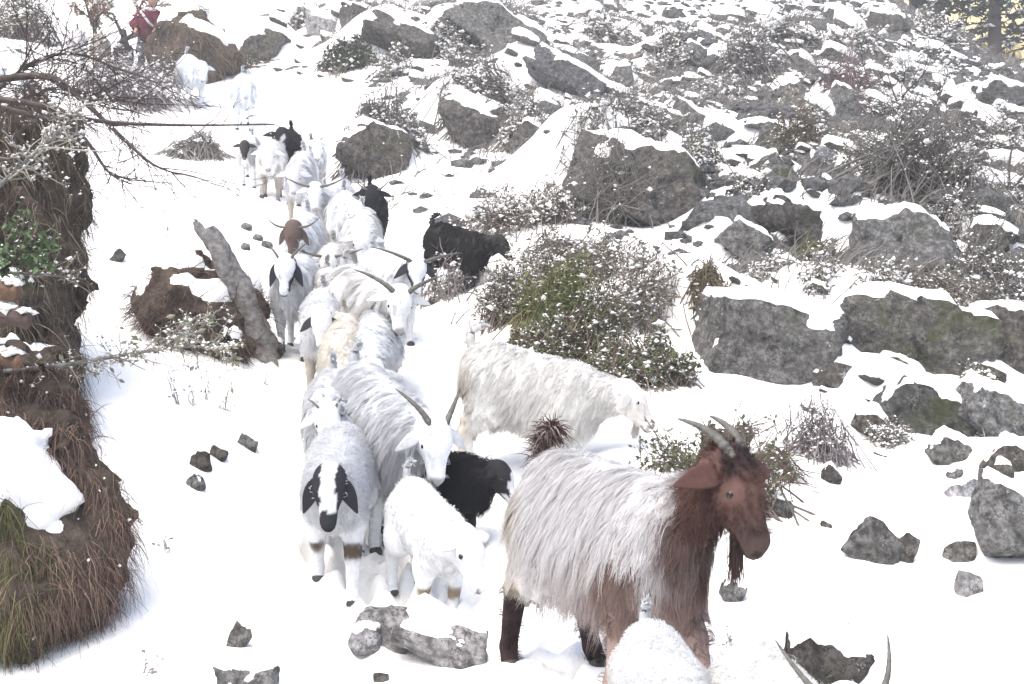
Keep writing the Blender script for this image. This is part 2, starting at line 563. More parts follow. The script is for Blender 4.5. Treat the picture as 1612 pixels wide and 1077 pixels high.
_tr = np.random.default_rng(5)
_track = [P3(*c)[:2] for c in ((900, 1060, 4.5), (700, 960, 5.8), (560, 900, 6.3), (620, 760, 7.2), (560, 610, 8.7), (520, 520, 10.4), (560, 440, 12.2), (500, 340, 15), (450, 300, 16.8))]
_tt = _tr.uniform(0, len(_track) - 1.001, 520)
_PRINTS = np.array([_track[int(t)] + (t - int(t)) * (_track[int(t) + 1] - _track[int(t)]) for t in _tt]) + _tr.normal(size=(520, 2)) * np.array([0.38, 0.25])
_PD = _tr.uniform(0.03, 0.06, 520)
def prints(x, y):
    """hoof prints trodden into the snow along the herd's track"""
    z = np.zeros_like(x)
    for (qx, qy), dp in zip(_PRINTS, _PD):
        m = (np.abs(x - qx) < 0.22) & (np.abs(y - qy) < 0.22)
        if m.any():
            r2 = ((x[m] - qx) / 0.055) ** 2 + ((y[m] - qy) / 0.07) ** 2
            z[m] += dp * (-np.exp(-r2) + 0.35 * np.exp(-((np.sqrt(r2) - 1.7) / 0.5) ** 2))
    return z

_dm = np.concatenate([np.arange(2.2, 12, 0.12), np.arange(12, 62, 0.3)])
def hit(px, py, dmin=2.2):
    """where the line of sight through a photo point meets the ground"""
    def f(d):
        return zs((px - CX) / FPX * d, d) - (CAMZ - (py - CY) / FPX * d)
    v = f(_dm)
    ok = np.nonzero((v >= 0) & (_dm >= dmin))[0]
    i = ok[0] if len(ok) else len(_dm) - 1
    if 0 < i and len(ok):
        dd = np.linspace(_dm[i - 1], _dm[i], 13)
        w = np.nonzero(f(dd) >= 0)[0]
        d = dd[w[0]] if len(w) else _dm[i]
    else:
        d = _dm[i]
    x = (px - CX) / FPX * d
    return np.array([x, d, float(zs(np.array([x]), np.array([d]))[0])])

# rough ground shows through the snow on the boulder slope: centre (photo), radius in metres, amount
_rough = [(1450, 200, 6.0, 1.0), (1300, 120, 7.0, 0.9), (1560, 330, 3.5, 0.8), (1100, 60, 6, 0.8), (650, 60, 4.0, 0.75), (400, 60, 3, 0.5), (800, 160, 2.5, 0.6),
          (1400, 30, 9, 1.0), (860, 60, 3, 0.7), (120, 70, 4, 0.45), (1240, 350, 2.0, 0.6), (1520, 560, 1.5, 0.6), (1180, 220, 3, 0.7)]
_rp = [(hit(a, b), r, w) for a, b, r, w in _rough]

def roughness(x, y):
    m = np.zeros_like(x)
    for p, r, w in _rp:
        d2 = ((x - p[0]) / r) ** 2 + ((y - p[1]) / (r * 1.6)) ** 2
        m = np.maximum(m, w * np.exp(-d2))
    return m

def terrain():
    na, nr = 470, 560
    ang = np.linspace(-0.62, 0.62, na)
    r = np.exp(np.linspace(math.log(1.2), math.log(62), nr))
    A, R = np.meshgrid(ang, r, indexing='ij')
    x, y = np.tan(A) * R, R
    zb = H(x, y) + bumps(x, y) + banked(x, y)
    P = np.stack([x, y, np.zeros_like(x)], -1)
    m = roughness(x, y)
    i, j = np.meshgrid(np.arange(na - 1), np.arange(nr - 1), indexing='ij')
    F = np.stack([i * nr + j, (i + 1) * nr + j, (i + 1) * nr + j + 1, i * nr + j + 1], -1).reshape(-1, 4)
    snow = zb + 0.018 * fbm(P * 3.1, 2, 21) + 0.03 * smoothstep(14, 30, y) * fbm(P * 2.2, 2, 33)
    snow = snow + prints(x, y)
    o = link("snow_ground", make_mesh("snow_ground", np.stack([x, y, snow], -1), [F], None, True, M["snow"]))
    o["kind"] = "structure"
    blk = fbm(P * np.array([2.2, 2.8, 1]), 4, 41, 0.65)
    blk = np.abs(blk) ** 0.8 * np.sign(blk)
    ground = zb - 0.10 + m * (0.10 + 0.26 * (blk - 0.47)) + 0.02 * fbm(P * 6, 2, 5) * m
    o = link("scree_ground", make_mesh("scree_ground", np.stack([x, y, ground], -1), [F], None, True, M["scree"]))
    o["kind"] = "structure"

# far hillside glimpsed past the shoulder of the slope; pale yellow paints in its sunlight
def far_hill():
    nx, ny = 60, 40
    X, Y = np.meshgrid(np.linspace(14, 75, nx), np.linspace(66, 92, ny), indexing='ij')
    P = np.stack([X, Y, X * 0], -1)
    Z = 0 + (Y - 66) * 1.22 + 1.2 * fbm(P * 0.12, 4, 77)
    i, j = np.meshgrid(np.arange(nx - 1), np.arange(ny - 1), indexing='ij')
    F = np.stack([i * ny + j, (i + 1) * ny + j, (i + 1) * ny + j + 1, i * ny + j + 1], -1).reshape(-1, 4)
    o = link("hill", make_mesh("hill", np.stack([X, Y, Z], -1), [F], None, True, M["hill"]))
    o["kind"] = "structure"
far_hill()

# ------------------------------------------------------------------ rocks
_ico = {}
def ico(sub):
    if sub not in _ico:
        bm = bmesh.new()
        bmesh.ops.create_icosphere(bm, subdivisions=sub, radius=1.0)
        _ico[sub] = (np.array([v.co[:] for v in bm.verts]), np.array([[v.index for v in f.verts] for f in bm.faces]))
        bm.free()
    return _ico[sub]

def rot_y(V, a):
    c, s = math.cos(a), math.sin(a)
    return V @ np.array([[c, 0, s], [0, 1, 0], [-s, 0, c]]).T
def rot_z(V, a):
    c, s = math.cos(a), math.sin(a)
    return V @ np.array([[c, -s, 0], [s, c, 0], [0, 0, 1]]).T
def rot_x(V, a):
    c, s = math.cos(a), math.sin(a)
    return V @ np.array([[1, 0, 0], [0, c, -s], [0, s, c]]).T

def rock_shape(seed, half, tilt=0.0, sub=4, cuts=13, rough=0.05, yaw=0.0):
    r = np.random.default_rng(seed)
    D, F = ico(sub)
    n = unit(r.normal(size=(cuts, 3)))
    n = np.concatenate([n, np.array([[0, 0, 1.0], [0, 0, -1], [0, -1, 0.2], [1, 0, 0.1], [-1, 0, 0.1], [0, 1, 0]]) + r.normal(size=(6, 3)) * 0.18])
    n = unit(n)
    d = np.concatenate([r.uniform(0.72, 1.0, cuts), r.uniform(0.68, 0.8, 6)])
    dn = D @ n.T
    rr = np.where(dn > 0.05, d[None] / np.maximum(dn, 0.05), 9).min(1)
    V = D * rr[:, None]
    V = V / np.abs(V).max(0) * np.asarray(half)
    sc = 1.0 / max(half)
    lay = V * sc @ unit(r.normal(size=3) * np.array([0.4, 0.5, 1.0])) * 5.0 + 0.5 * fbm(V * sc * 2.0, 2, seed % 31)
    strata = np.abs((lay % 1.0) - 0.5) * 2.0
    V = V + unit(V) * (max(half) * rough * (1.1 * fbm(V * sc * 2.6 + seed, 5, seed % 97, 0.6) + 0.45 * strata))[:, None]
    V = rot_z(rot_y(V, tilt), yaw)
    return V, F

def cap_shape(V, F, thick, lo=0.45, hi=0.8, seed=0):
    nv = vert_normals(V, F)
    nz = nv[:, 2]
    ext = np.ptp(V, axis=0).max()
    # smooth the normal field a little so the cap runs on over small facets
    E = np.concatenate([F[:, [0, 1]], F[:, [1, 2]], F[:, [2, 0]]])
    for _ in range(5 if len(V) < 4000 else 9):
        a = np.bincount(E[:, 0], nz[E[:, 1]], len(V)) + np.bincount(E[:, 1], nz[E[:, 0]], len(V))
        c = np.bincount(E[:, 0], minlength=len(V)) + np.bincount(E[:, 1], minlength=len(V))
        nz = 0.4 * nz + 0.6 * a / np.maximum(c, 1)
    n = fbm(V / ext * 5.0 + 3.1, 3, seed % 89)
    t = smoothstep(lo, hi, nz + 0.22 * n)
    Z = V + np.array([0, 0, 1.0]) * (thick * t)[:, None] + nv * (thick * 0.25 * t)[:, None]
    Z = Z - nv * (0.012 * ext * (1 - t))[:, None]
    keep = (t[F] > 0.02).any(1)
    F2 = F[keep]
    used = np.unique(F2)
    mp = np.full(len(V), -1)
    mp[used] = np.arange(len(used))
    return Z[used], mp[F2]

_seed = [100]
PLAN = []
def rock(cx, y0, y1, w, mat="rock", tilt=0.0, cap=0.06, label=None, group=None, depth=0.8, sub=4, name="rock", sink=0.12, rough=0.055, caplo=0.45, d=None, seed=None, cuts=8, bank=None, now=False):
    """a boulder whose foot stands at photo (cx, y1), as tall as the span y0..y1, w photo px wide"""
    _seed[0] += 1
    s = seed or _seed[0]
    g = hit(cx, y1)
    if d is not None:
        g = P3(cx, y1, d)
    k = g[1] / FPX
    big = (y1 - y0) > 45 and y1 < 700
    if y1 > 700 and w < 110 and sink < 0.25:
        sink = 0.25
    if big:
        y0 = y0 + 0.14 * (y1 - y0)
        w = w * 1.16
        tilt = tilt + 7
        cap = min(cap, 0.05)
        caplo = 0.55
    hw, hh = w * k / 2, (y1 - y0) * k / 2 * (1 + sink)
    if hw > 0.32:
        sub = 5
    half = (hw, hw * depth, hh)
    loc = (g[0], g[1] + hw * depth * 0.35, g[2] + hh * (1 - 2 * sink))
    if bank is None:
        bank = 0.95 if big else 0.5
    def make():
        V, F = rock_shape(s, half, math.radians(tilt), sub, cuts, rough)
        o = link(name, make_mesh(name, V, [F], None, True, M[mat]), None, loc)
        if cap > 0:
            th = min(cap, hh * 0.5)
            CV, CF = cap_shape(V, F, th, caplo, caplo + 0.33, s)
            if len(CF):
                link("snow_cap", make_mesh("snow_cap", CV, [CF], None, True, M["snow"]), o)
        tag(o, label or "grey snow-capped rock on the slope", "rock", group)
        return o
    if now:
        return make()
    PLAN.append(((loc[0], loc[1] + hw * depth * 0.1, hw, hh * 2 * bank * (1 - sink)), make))

# ------------------------------------------------------------------ named rocks
def build_rocks():
    # foreground
    rock(608, 950, 1022, 135, "rock_pale", 10, 0.0, "pale cracked slab, upper of the flat stones under the white kid", bank=0, depth=0.9, rough=0.07)
    rock(695, 960, 1046, 150, "rock_pale", 14, 0.015, "pale blocky slab with dark shaded notch under the white kid", bank=0, depth=0.8, rough=0.06)
    rock(575, 985, 1022, 58, "rock_pale", 0, 0.02, "small pale stone beside the flat slabs under the white kid", bank=0.12)
    rock(600, 1056, 1074, 26, "rock_dark", 0, 0.0, "small dark stone below the flat pale slabs", sub=3, bank=0.15, sink=0.36)
    rock(385, 1046, 1100, 110, "rock", 8, 0.02, "low grey rock at the lower frame edge, left of the flat slabs", depth=0.7)
    rock(376, 980, 1020, 34, "rock", 25, 0.01, "small grey stone alone on the snow, left of the white kid", bank=0.12)
    rock(1382, 818, 884, 96, "rock", 28, 0.0, "flat oval grey stone lying on the snow, right of the leading goat", bank=0.12, depth=0.5, cuts=9)
    rock(1425, 838, 886, 34, "rock_dark", 30, 0.0, "dark wedge leaning on the flat oval stone", bank=0.12)
    rock(1440, 806, 846, 22, "rock_dark", 20, 0.015, "small dark pointed stone above the flat oval stone", sub=3, bank=0.15, sink=0.36)
    rock(1520, 848, 884, 58, "rock", 12, 0.0, "grey diamond-shaped stone right of the flat oval stone", bank=0.12, depth=0.6, cuts=7)
    rock(1527, 900, 936, 62, "rock_pale", 16, 0.0, "pale flat stone lowest on the open snow slope", bank=0.12, depth=0.5, cuts=9)
    rock(1155, 908, 946, 40, "rock", 30, 0.01, "small grey flake under the leading goat's beard", bank=0.12)
    rock(1513, 754, 810, 62, "rock_pale", -5, 0.01, "pale block at the left end of the grey ledge by the frame edge", depth=0.8, cuts=8)
    rock(1600, 755, 885, 150, "rock", 24, 0.025, "long grey ledge rock cut by the right frame edge", depth=0.7, cuts=9)
    rock(1510, 790, 818, 50, "rock_dark", 10, 0.0, "dark rubble stone beneath the pale block", sub=3, bank=0.15, sink=0.36)
    rock(1290, 985, 1110, 150, "rock_dark", 24, 0.05, "dark rough rock with twigs at the lower right, below the open snow", depth=0.7, rough=0.08, d=3.9)
    # the big boulders of the right
    rock(1220, 430, 590, 215, "rock", 8, 0.06, "large lichen-speckled boulder right of the green bush", depth=0.8, cuts=8, sink=0.22)
    rock(1450, 440, 600, 240, "rock_moss", 14, 0.07, "large dark mossy boulder with overhang right of the speckled boulder", depth=0.7, cuts=8)
    rock(1580, 460, 590, 120, "rock_dark", 10, 0.07, "dark boulder at the right frame edge beside the mossy boulder", depth=0.8)
    rock(1350, 560, 640, 120, "rock_dark", 10, 0.0, "dark undercut rock below the mossy boulder", depth=0.6)
    rock(1460, 590, 690, 130, "rock_moss", 25, 0.08, "mossy green rock under a snow shelf, below the mossy boulder", depth=0.7)
    rock(1570, 600, 690, 110, "rock", 20, 0.09, "grey rock with thick snow at the right edge, beside the mossy green rock", depth=0.7)
    rock(1425, 312, 428, 205, "rock", 5, 0.05, "big blocky boulder with white streaks in the middle of the right slope", depth=0.6, cuts=9)
    rock(1560, 320, 420, 110, "rock_dark", 0, 0.07, "dark boulder right of the white-streaked boulder", depth=0.7)
    rock(1225, 232, 330, 120, "rock_moss", 35, 0.05, "tilted mossy slab above the dark wedge rock", depth=0.6)
    rock(1250, 300, 398, 150, "rock_dark", 32, 0.06, "dark tilted wedge rock under the mossy slab", depth=0.6)
    rock(1010, 190, 352, 205, "rock_dark", 12, 0.09, "large dark boulder with dry grass hanging over its face", depth=0.8, cuts=10)
    rock(1100, 165, 225, 95, "rock", 25, 0.07, "grey slab behind the large dark boulder", depth=0.7)
    rock(1050, 160, 215, 75, "rock", 20, 0.07, "second grey slab behind the large dark boulder", depth=0.7)
    rock(760, 135, 232, 140, "rock_dark", 15, 0.09, "dark brushy outcrop above the lone black goat", depth=0.8)
    rock(840, 180, 250, 60, "rock_dark", 20, 0.06, "narrow dark stone right of the brushy outcrop", depth=0.7)
    rock(790, 8, 92, 170, "rock", 28, 0.08, "angular grey slab with pale face near the top of the picture", depth=0.6, cuts=8)
    rock(885, 75, 145, 120, "rock", 20, 0.07, "speckled grey rock below the angular slab", depth=0.7)
    rock(640, 20, 92, 130, "rock_dark", 25, 0.1, "dark grassy boulder left of the angular slab", depth=0.7)
    rock(575, 0, 60, 100, "rock_dark", 20, 0.08, "dark rock at the upper edge beside the grassy boulder", depth=0.7)
    rock(520, 20, 58, 90, "rock_pale", 12, 0.05, "pale flat rock near the upper edge left of the dark rocks", depth=0.6)
    rock(415, 30, 96, 60, "rock_dark", 25, 0.07, "dark upright rock right of the root-hung bank", depth=0.7)
    rock(590, 180, 278, 100, "rock_dark", 15, 0.1, "dark stone with brush left above the lone black goat", depth=0.8)
    rock(1330, 130, 190, 80, "rock", 15, 0.07, "grey stone below the pair of bare saplings", depth=0.8)
    rock(1250, 190, 262, 110, "rock_moss", 10, 0.07, "olive-brown grassy rock with a rusty hollow beneath", depth=0.8)
    rock(1310, 225, 275, 60, "rock_pale", 20, 0.04, "pointed pale stone beside the rusty hollow", depth=0.6)
    rock(1580, 130, 170, 90, "rock", 8, 0.06, "flat stone at the shoulder of the slope under the conifers", depth=0.7)
    rock(1460, 110, 150, 70, "rock", 8, 0.06, "rounded stone behind the bare saplings", depth=0.8)
    rock(1400, 20, 60, 90, "rock_dark", 10, 0.08, "dark boulder on the skyline left of the conifer", depth=0.8)
    rock(980, 95, 138, 45, "rock", 15, 0.05, "upright grey stone above the large dark boulder", depth=0.7)
    rock(1095, 55, 110, 70, "rock", 15, 0.06, "grey block high on the slope above the slabs", depth=0.7)
    rock(1335, 452, 522, 112, "rock", 24, 0.05, "grey tilted slab between the speckled boulder and the mossy boulder", depth=0.7)
    rock(1530, 545, 606, 110, "rock_dark", 20, 0.05, "dark ledge at the right foot of the mossy boulder", depth=0.6)
    rock(1500, 690, 732, 74, "rock", 24, 0.04, "low grey slab in the snow above the pale ledge block", depth=0.6)
    rock(1590, 690, 745, 84, "rock_dark", 18, 0.04, "dark low rock above the long grey ledge", depth=0.6)
    rock(1378, 640, 692, 60, "rock_dark", 26, 0.04, "dark low outcrop left of the mossy green rock", depth=0.6)
    rock(1425, 565, 615, 92, "rock_moss", 16, 0.04, "mossy ledge under the large mossy boulder", depth=0.5)
    rock(1180, 352, 410, 90, "rock", 26, 0.05, "grey slab between the dark wedge rock and the grass clump", depth=0.6)
    rock(1330, 330, 372, 70, "rock", 26, 0.04, "tilted grey stone left of the white-streaked boulder", depth=0.6)
    rock(1160, 270, 330, 100, "rock", 26, 0.05, "long tilted slab left of the mossy slab", depth=0.6)
    # stones beside the path on the left
    rock(185, 388, 412, 20, "rock_dark", 30, 0.0, "small dark stone alone on the upper left snow", sub=3, bank=0.15, sink=0.36)
    rock(245, 418, 446, 46, "rock_dark", 5, 0.02, "dark stone above the root-covered mound by the stump", sub=3, bank=0.15, sink=0.36)
    rock(283, 412, 428, 26, "rock_dark", 10, 0.01, "tiny dark stone above the root-covered mound", sub=3, bank=0.15, sink=0.36)
    rock(314, 704, 738, 34, "rock_dark", 0, 0.02, "dark hole-like stone, left of the close pair on the open snow", sub=3, bank=0.15, sink=0.36)
    rock(343, 698, 722, 30, "rock_dark", 15, 0.02, "dark stone, right of the close pair on the open snow", sub=3, bank=0.15, sink=0.36)
    rock(390, 680, 706, 34, "rock", 20, 0.015, "grey pebble right of the close dark pair", sub=3, bank=0.15, sink=0.36)
    rock(306, 742, 768, 30, "rock", -20, 0.01, "grey stone below the close dark pair", sub=3, bank=0.15, sink=0.36)
    for i, (x, y) in enumerate(((388, 357), (405, 374), (420, 386), (386, 388))):
        rock(x, y - 6, y + 5, 18, "rock", 10, 0.0, ["uppermost", "second", "third", "lowest and leftmost"][i] + " of four tiny stones in a row left of the herd", sub=2, bank=0, group="stones in a row beside the path")
    for i, (x, y, w) in enumerate(((1480, 712, 22), (1310, 750, 34), (1232, 800, 40), (1300, 828, 20), (1505, 745, 26), (1578, 740, 40))):
        rock(x, y - w * 0.5, y + w * 0.3, w, "rock_dark" if i % 2 else "rock", 30, 0.015, ["small dark stone fragment farthest up toward the mossy green rock", "dark stone just right of the bare twigs by the low bush", "dark stone at the right foot of the low bush", "dark stone a step below the low bush", "dark stone above the pale block of the ledge", "grey stone just above the long grey ledge"][i], sub=3, group="fragments right of the low bush")
build_rocks()
MOUNDS.extend(p[0] for p in PLAN if p[0][3] > 0)
terrain()
for p in PLAN:
    p[1]()

# ------------------------------------------------------------------ goats
def head_frame(yaw, pitch, roll=0.0):
    """columns: forward, left, up of the head in the goat's own frame"""
    cy, sy, cp, sp = math.cos(yaw), math.sin(yaw), math.cos(pitch), math.sin(pitch)
    f = np.array([cy * cp, sy * cp, sp])
    l = np.array([-sy, cy, 0.0])
    u = np.cross(f, l)
    if roll:
        l, u = l * math.cos(roll) + u * math.sin(roll), u * math.cos(roll) - l * math.sin(roll)
    return f, l, u

def ear_mesh(base, d, side, up, L, W, colr):
    """closed leaf-shaped, cupped ear from base along d"""
    K, S = 8, 10
    t = np.linspace(0, 1, K)
    w = W * np.sin(np.pi * (0.12 + 0.86 * t) ** 0.75) * 0.5 + 0.004
    th = 0.010 * (1 - t) + 0.004
    a = np.linspace(0, 2 * np.pi, S, endpoint=False)
    V = []
    for k in range(K):
        c = base + d * (t[k] * L) - up * (0.10 * L * t[k] ** 2)
        for q in a:
            V.append(c + side * (w[k] * math.cos(q)) + up * (th[k] * math.sin(q) + 0.28 * w[k] * math.cos(q) ** 2))
    V.append(base + d * (L * 1.03) - up * 0.1 * L)
    V.append(base - d * 0.01)
    F4 = [[k * S + j, k * S + (j + 1) % S, (k + 1) * S + (j + 1) % S, (k + 1) * S + j] for k in range(K - 1) for j in range(S)]
    F3 = [[(K - 1) * S + j, (K - 1) * S + (j + 1) % S, K * S] for j in range(S)] + [[(j + 1) % S, j, K * S + 1] for j in range(S)]
    V = np.array(V)
    return V, [np.array(F4), np.array(F3)], np.broadcast_to(np.asarray(colr), (len(V), 3))

def curve_pts(ctrl, K):
    """Catmull-Rom through the control points"""
    c = np.asarray(ctrl, float)
    c = np.concatenate([[2 * c[0] - c[1]], c, [2 * c[-1] - c[-2]]])
    n = len(c) - 3
    out = []
    for s in np.linspace(0, n - 1e-6, K):
        i = int(s)
        t = s - i
        p0, p1, p2, p3 = c[i:i + 4]
        out.append(0.5 * (2 * p1 + (p2 - p0) * t + (2 * p0 - 5 * p1 + 4 * p2 - p3) * t * t + (3 * p1 - p0 - 3 * p2 + p3) * t ** 3))
    return np.array(out)

WHITE = (0.70, 0.715, 0.735)
CREAM = (0.60, 0.555, 0.46)
BLACK = (0.022, 0.022, 0.025)
BROWN = (0.135, 0.076, 0.064)
LEGDARK = (0.05, 0.032, 0.03)

GOATS = 0
def goat(label, at, heading, s=1.0, pitch=None, neck=(0.27, 0.0, 0.20), hyaw=0.0, hpitch=-50, hroll=0.0, legs=(0, 0, 0, 0), coat=None, vox=0.02,
         locks=500, per=7, fur=0.16, fw=0.006, horns=None, ears=(0.15, 0.055, 20), earcol=None, tail='up', tailcol=None, beard=0.0, headk=1.0,
         group="goats walking down the snowy slope", legk=1.0, seed=None, hooves=True, name="goat", lift=0.0, category="goat", horncol="horn", tracks=True, thick=1.0, neckfur=0.6, facefur=0.0, tailk=1.0, neckr=1.0):
    """one goat: body (one skin), fleece, ears, horns, eyes, hooves and tail; its own frame: +x forward, +z up"""
    global GOATS, rng
    GOATS += 1
    rng = np.random.default_rng(seed or 500 + GOATS)
    coat = coat or (lambda g, p, hp: np.broadcast_to(np.array(WHITE), (len(p), 3)).copy())
    at = np.asarray(at, float)
    h = math.radians(heading)
    fx, fy = math.cos(h), math.sin(h)
    if pitch is None:
        e = 0.35 * s
        pitch = math.degrees(math.atan2(zs(at[0] + fx * e, at[1] + fy * e) - zs(at[0] - fx * e, at[1] - fy * e), 2 * e)) * 0.85
    pit = math.radians(pitch)
    root = empty(name, (at[0], at[1], float(zs(at[0], at[1])) + lift), (0, -pit, h))
    R = np.array(Matrix.Rotation(h, 3, 'Z') @ Matrix.Rotation(-pit, 3, 'Y'))
    base = np.array(root.location)
    def ground_z(lx, ly):
        """local height of the snow under a local foot position"""
        w = base + R @ (np.array([lx, ly, 0]) * s)
        dz = (float(zs(w[0], w[1])) - 0.02 - w[2])
        return dz / max(R[2, 2], 0.5) / s
    T = thick
    PR = []          # (group, a, b, ra, rb, yscale, k)
    def pr(g, a, b, ra, rb, ys=1.0, k=0.06):
        PR.append((g, np.array(a, float), np.array(b, float), ra, rb, ys, k))
    pr('torso', (0.22, 0, 0.53), (-0.27, 0, 0.545), 0.175 * T, 0.175 * T, 0.86, 0.05)
    pr('torso', (0.02, 0, 0.475), (-0.16, 0, 0.48), 0.165 * T, 0.165 * T, 0.95, 0.08)
    pr('torso', (0.24, 0, 0.64), (-0.30, 0, 0.655), 0.075, 0.085, 1.0, 0.10)
    pr('torso', (-0.33, 0, 0.56), (-0.36, 0, 0.60), 0.135 * T, 0.10, 0.9, 0.08)
    pr('torso', (0.31, 0, 0.50), (0.33, 0, 0.44), 0.12 * T, 0.10, 0.95, 0.08)
    nb = np.array([0.27, 0, 0.58])
    H0 = nb + np.array([neck[0], neck[1], neck[2]])
    mid = nb + 0.5 * (H0 - nb) + np.array([0.015, 0, -0.012])
    pr('neck', nb, mid, 0.128 * T * neckr, 0.095 * neckr, 0.9, 0.09)
    pr('neck', mid, H0 - np.array([0, 0, 0.01]), 0.095 * neckr, 0.076, 0.95, 0.06)
    f, l, u = head_frame(math.radians(hyaw), math.radians(hpitch), math.radians(hroll))
    k_ = headk
    HP = lambda x, y, z: H0 + (f * x + l * y + u * z) * k_
    pr('head', HP(-0.02, 0, 0.0), HP(0.06, 0, 0.005), 0.074 * k_, 0.070 * k_, 1.0, 0.05)
    pr('head', HP(0.05, 0, 0.008), HP(0.20, 0, -0.010), 0.064 * k_, 0.040 * k_, 1.0, 0.03)
    pr('head', HP(0.02, 0, -0.055), HP(0.17, 0, -0.040), 0.050 * k_, 0.030 * k_, 1.0, 0.03)
    pr('head', HP(0.205, 0, -0.012), HP(0.222, 0, -0.030), 0.038 * k_, 0.032 * k_, 1.0, 0.02)
    for sg in (-1, 1):
        pr('head', HP(0.055, sg * 0.044, 0.030), HP(0.075, sg * 0.046, 0.022), 0.024 * k_, 0.022 * k_, 1.0, 0.02)
    # legs: front left, front right, hind left, hind right; swing in degrees, positive = forward
    feet = []
    for i, (fr, sg) in enumerate(((1, 1), (1, -1), (0, 1), (0, -1))):
        a = math.radians(legs[i])
        y = sg * 0.095
        if fr:
            hip = np.array([0.235, y * 0.9, 0.47])
            rest = [np.array([0.215, y, 0.37]), np.array([0.245, y, 0.235]), np.array([0.235, y, 0.085]), np.array([0.26, y, 0.04])]
            rad = [0.088, 0.062, 0.037, 0.028, 0.030]
        else:
            hip = np.array([-0.30, y * 0.9, 0.52])
            rest = [np.array([-0.225, y * 1.08, 0.385]), np.array([-0.375, y, 0.27]), np.array([-0.345, y, 0.085]), np.array([-0.315, y, 0.04])]
            rad = [0.125, 0.088, 0.040, 0.028, 0.030]
        def sw(p, kk):
            v = p - hip
            c, sn = math.cos(a * kk), math.sin(a * kk)
            return hip + np.array([v[0] * c - v[2] * sn, v[1], v[0] * sn + v[2] * c])
        q = [sw(p, kk) for p, kk in zip(rest, (0.6, 0.95, 1.0, 1.0))]
        gz = ground_z(q[3][0], q[3][1])
        dz = (gz + 0.03) - q[3][2]
        if hooves:
            for n_, wgt in ((0, 0.25), (1, 0.6), (2, 1.0), (3, 1.0)):
                q[n_] = q[n_] + np.array([0, 0, dz * wgt])
        q = [hip] + q
        for n_ in range(4):
            gname = 'thigh' if n_ == 0 else ('shin' if n_ == 1 else 'foot')
            pr(gname, q[n_], q[n_ + 1], rad[n_] * (legk if n_ else 1), rad[n_ + 1] * legk, 0.85 if n_ == 0 else 1.0, 0.05 if n_ < 2 else 0.02)
        feet.append((q[3], q[4]))

    def sdf(P):
        dd = None
        for (g, a, b, ra, rb, ys, kk) in PR:
            v = cone_sdf(P, a, b, ra, rb, ys)
            dd = v if dd is None else smin(dd, v, kk)
        return dd
    allp = np.array([p for q in PR for p in (q[1], q[2])])
    lo, hi = allp.min(0) - 0.22, allp.max(0) + 0.22
    V, F = surface_nets(sdf, lo, hi, vox)
    V = relax(V, F, 1, 0.4)
    NV = vert_normals(V, F)
    gid = np.argmin(np.stack([cone_sdf(V.astype(np.float32), q[1], q[2], q[3], q[4], q[5]) for q in PR]), 0)
    gn = np.array([q[0] for q in PR])[gid]
    hp_of = lambda P: np.stack([(P - H0) @ f, (P - H0) @ l, (P - H0) @ u], -1) / k_
    C = coat(gn, V, hp_of(V))
    hpv = hp_of(V)
    # nostrils and mouth line are dark skin
    nos = (gn == 'head') & (hpv[:, 0] > 0.228) & (np.abs(np.abs(hpv[:, 1]) - 0.017) < 0.012) & (np.abs(hpv[:, 2] + 0.012) < 0.012)
    mth = (gn == 'head') & (hpv[:, 0] > 0.175) & (np.abs(hpv[:, 2] + 0.047) < 0.006)
    C[nos | mth] = C[nos | mth] * 0.25 + 0.01
    link("body", make_mesh("body", V * s, [F], C, True, M["coat"]), root)

    # fleece: locks of long hair combed back and down
    Q = V[F]
    area = np.linalg.norm(np.cross(Q[:, 2] - Q[:, 0], Q[:, 3] - Q[:, 1]), axis=1)
    wt = np.select([gn == 'torso', gn == 'thigh', gn == 'neck', gn == 'shin', gn == 'head', gn == 'foot'], [1.0, 1.0, 1.1, 0.0 if fur < 0.09 else 0.4, facefur if facefur else (0.0 if fur < 0.09 else 0.12), 0.0 if fur < 0.09 else 0.15])
    if facefur:      # bare skin round the eyes, nose and lips
        ed = np.sqrt((hpv[:, 0] - 0.068) ** 2 + (np.abs(hpv[:, 1]) - 0.0625) ** 2 + (hpv[:, 2] - 0.022) ** 2)
        wt = np.where((gn == 'head') & ((ed < 0.034) | (hpv[:, 0] > 0.20)), 0.0, wt)
    pw = area * wt[F[:, 0]]
    fi = rng.choice(len(F), locks, p=pw / pw.sum())
    bary = rng.dirichlet(np.ones(4), locks)
    P0 = (Q[fi] * bary[..., None]).sum(1)
    N0 = unit((NV[F[fi]] * bary[..., None]).sum(1))
    g0 = gn[F[fi, 0]]
    C0 = coat(g0, P0, hp_of(P0))
    L0 = np.select([g0 == 'torso', g0 == 'thigh', g0 == 'neck', g0 == 'shin', g0 == 'head'], [fur * (0.65 + 0.5 * smoothstep(0.72, 0.45, P0[:, 2])), fur * 0.85, fur * neckfur, min(fur * 0.25, 0.03), 0.012 + fur * 0.03], 0.015)
    L0 = L0 * rng.uniform(0.7, 1.2, locks)
    if facefur:
        L0[g0 == 'head'] *= 0.6
        L0 = L0 * np.where((g0 == 'torso') & (P0[:, 0] > 0.24), 0.55, 1.0)
    hl = hp_of(P0)
    comb = np.tile(np.array([-0.35, 0, -1.0]), (locks, 1)) + rng.normal(size=(locks, 3)) * 0.16
    hm = g0 == 'head'
    comb[hm] = (u * -0.3 - f * 0.2)[None] + f[None] * 0.9 + rng.normal(size=(hm.sum(), 3)) * 0.15
    top = (g0 == 'torso') & (N0[:, 2] > 0.6)
    comb[top, 1] += np.sign(P0[top, 1] + rng.normal(size=top.sum()) * 0.02) * 0.9
    K = 5
    path = np.zeros((locks, K, 3))
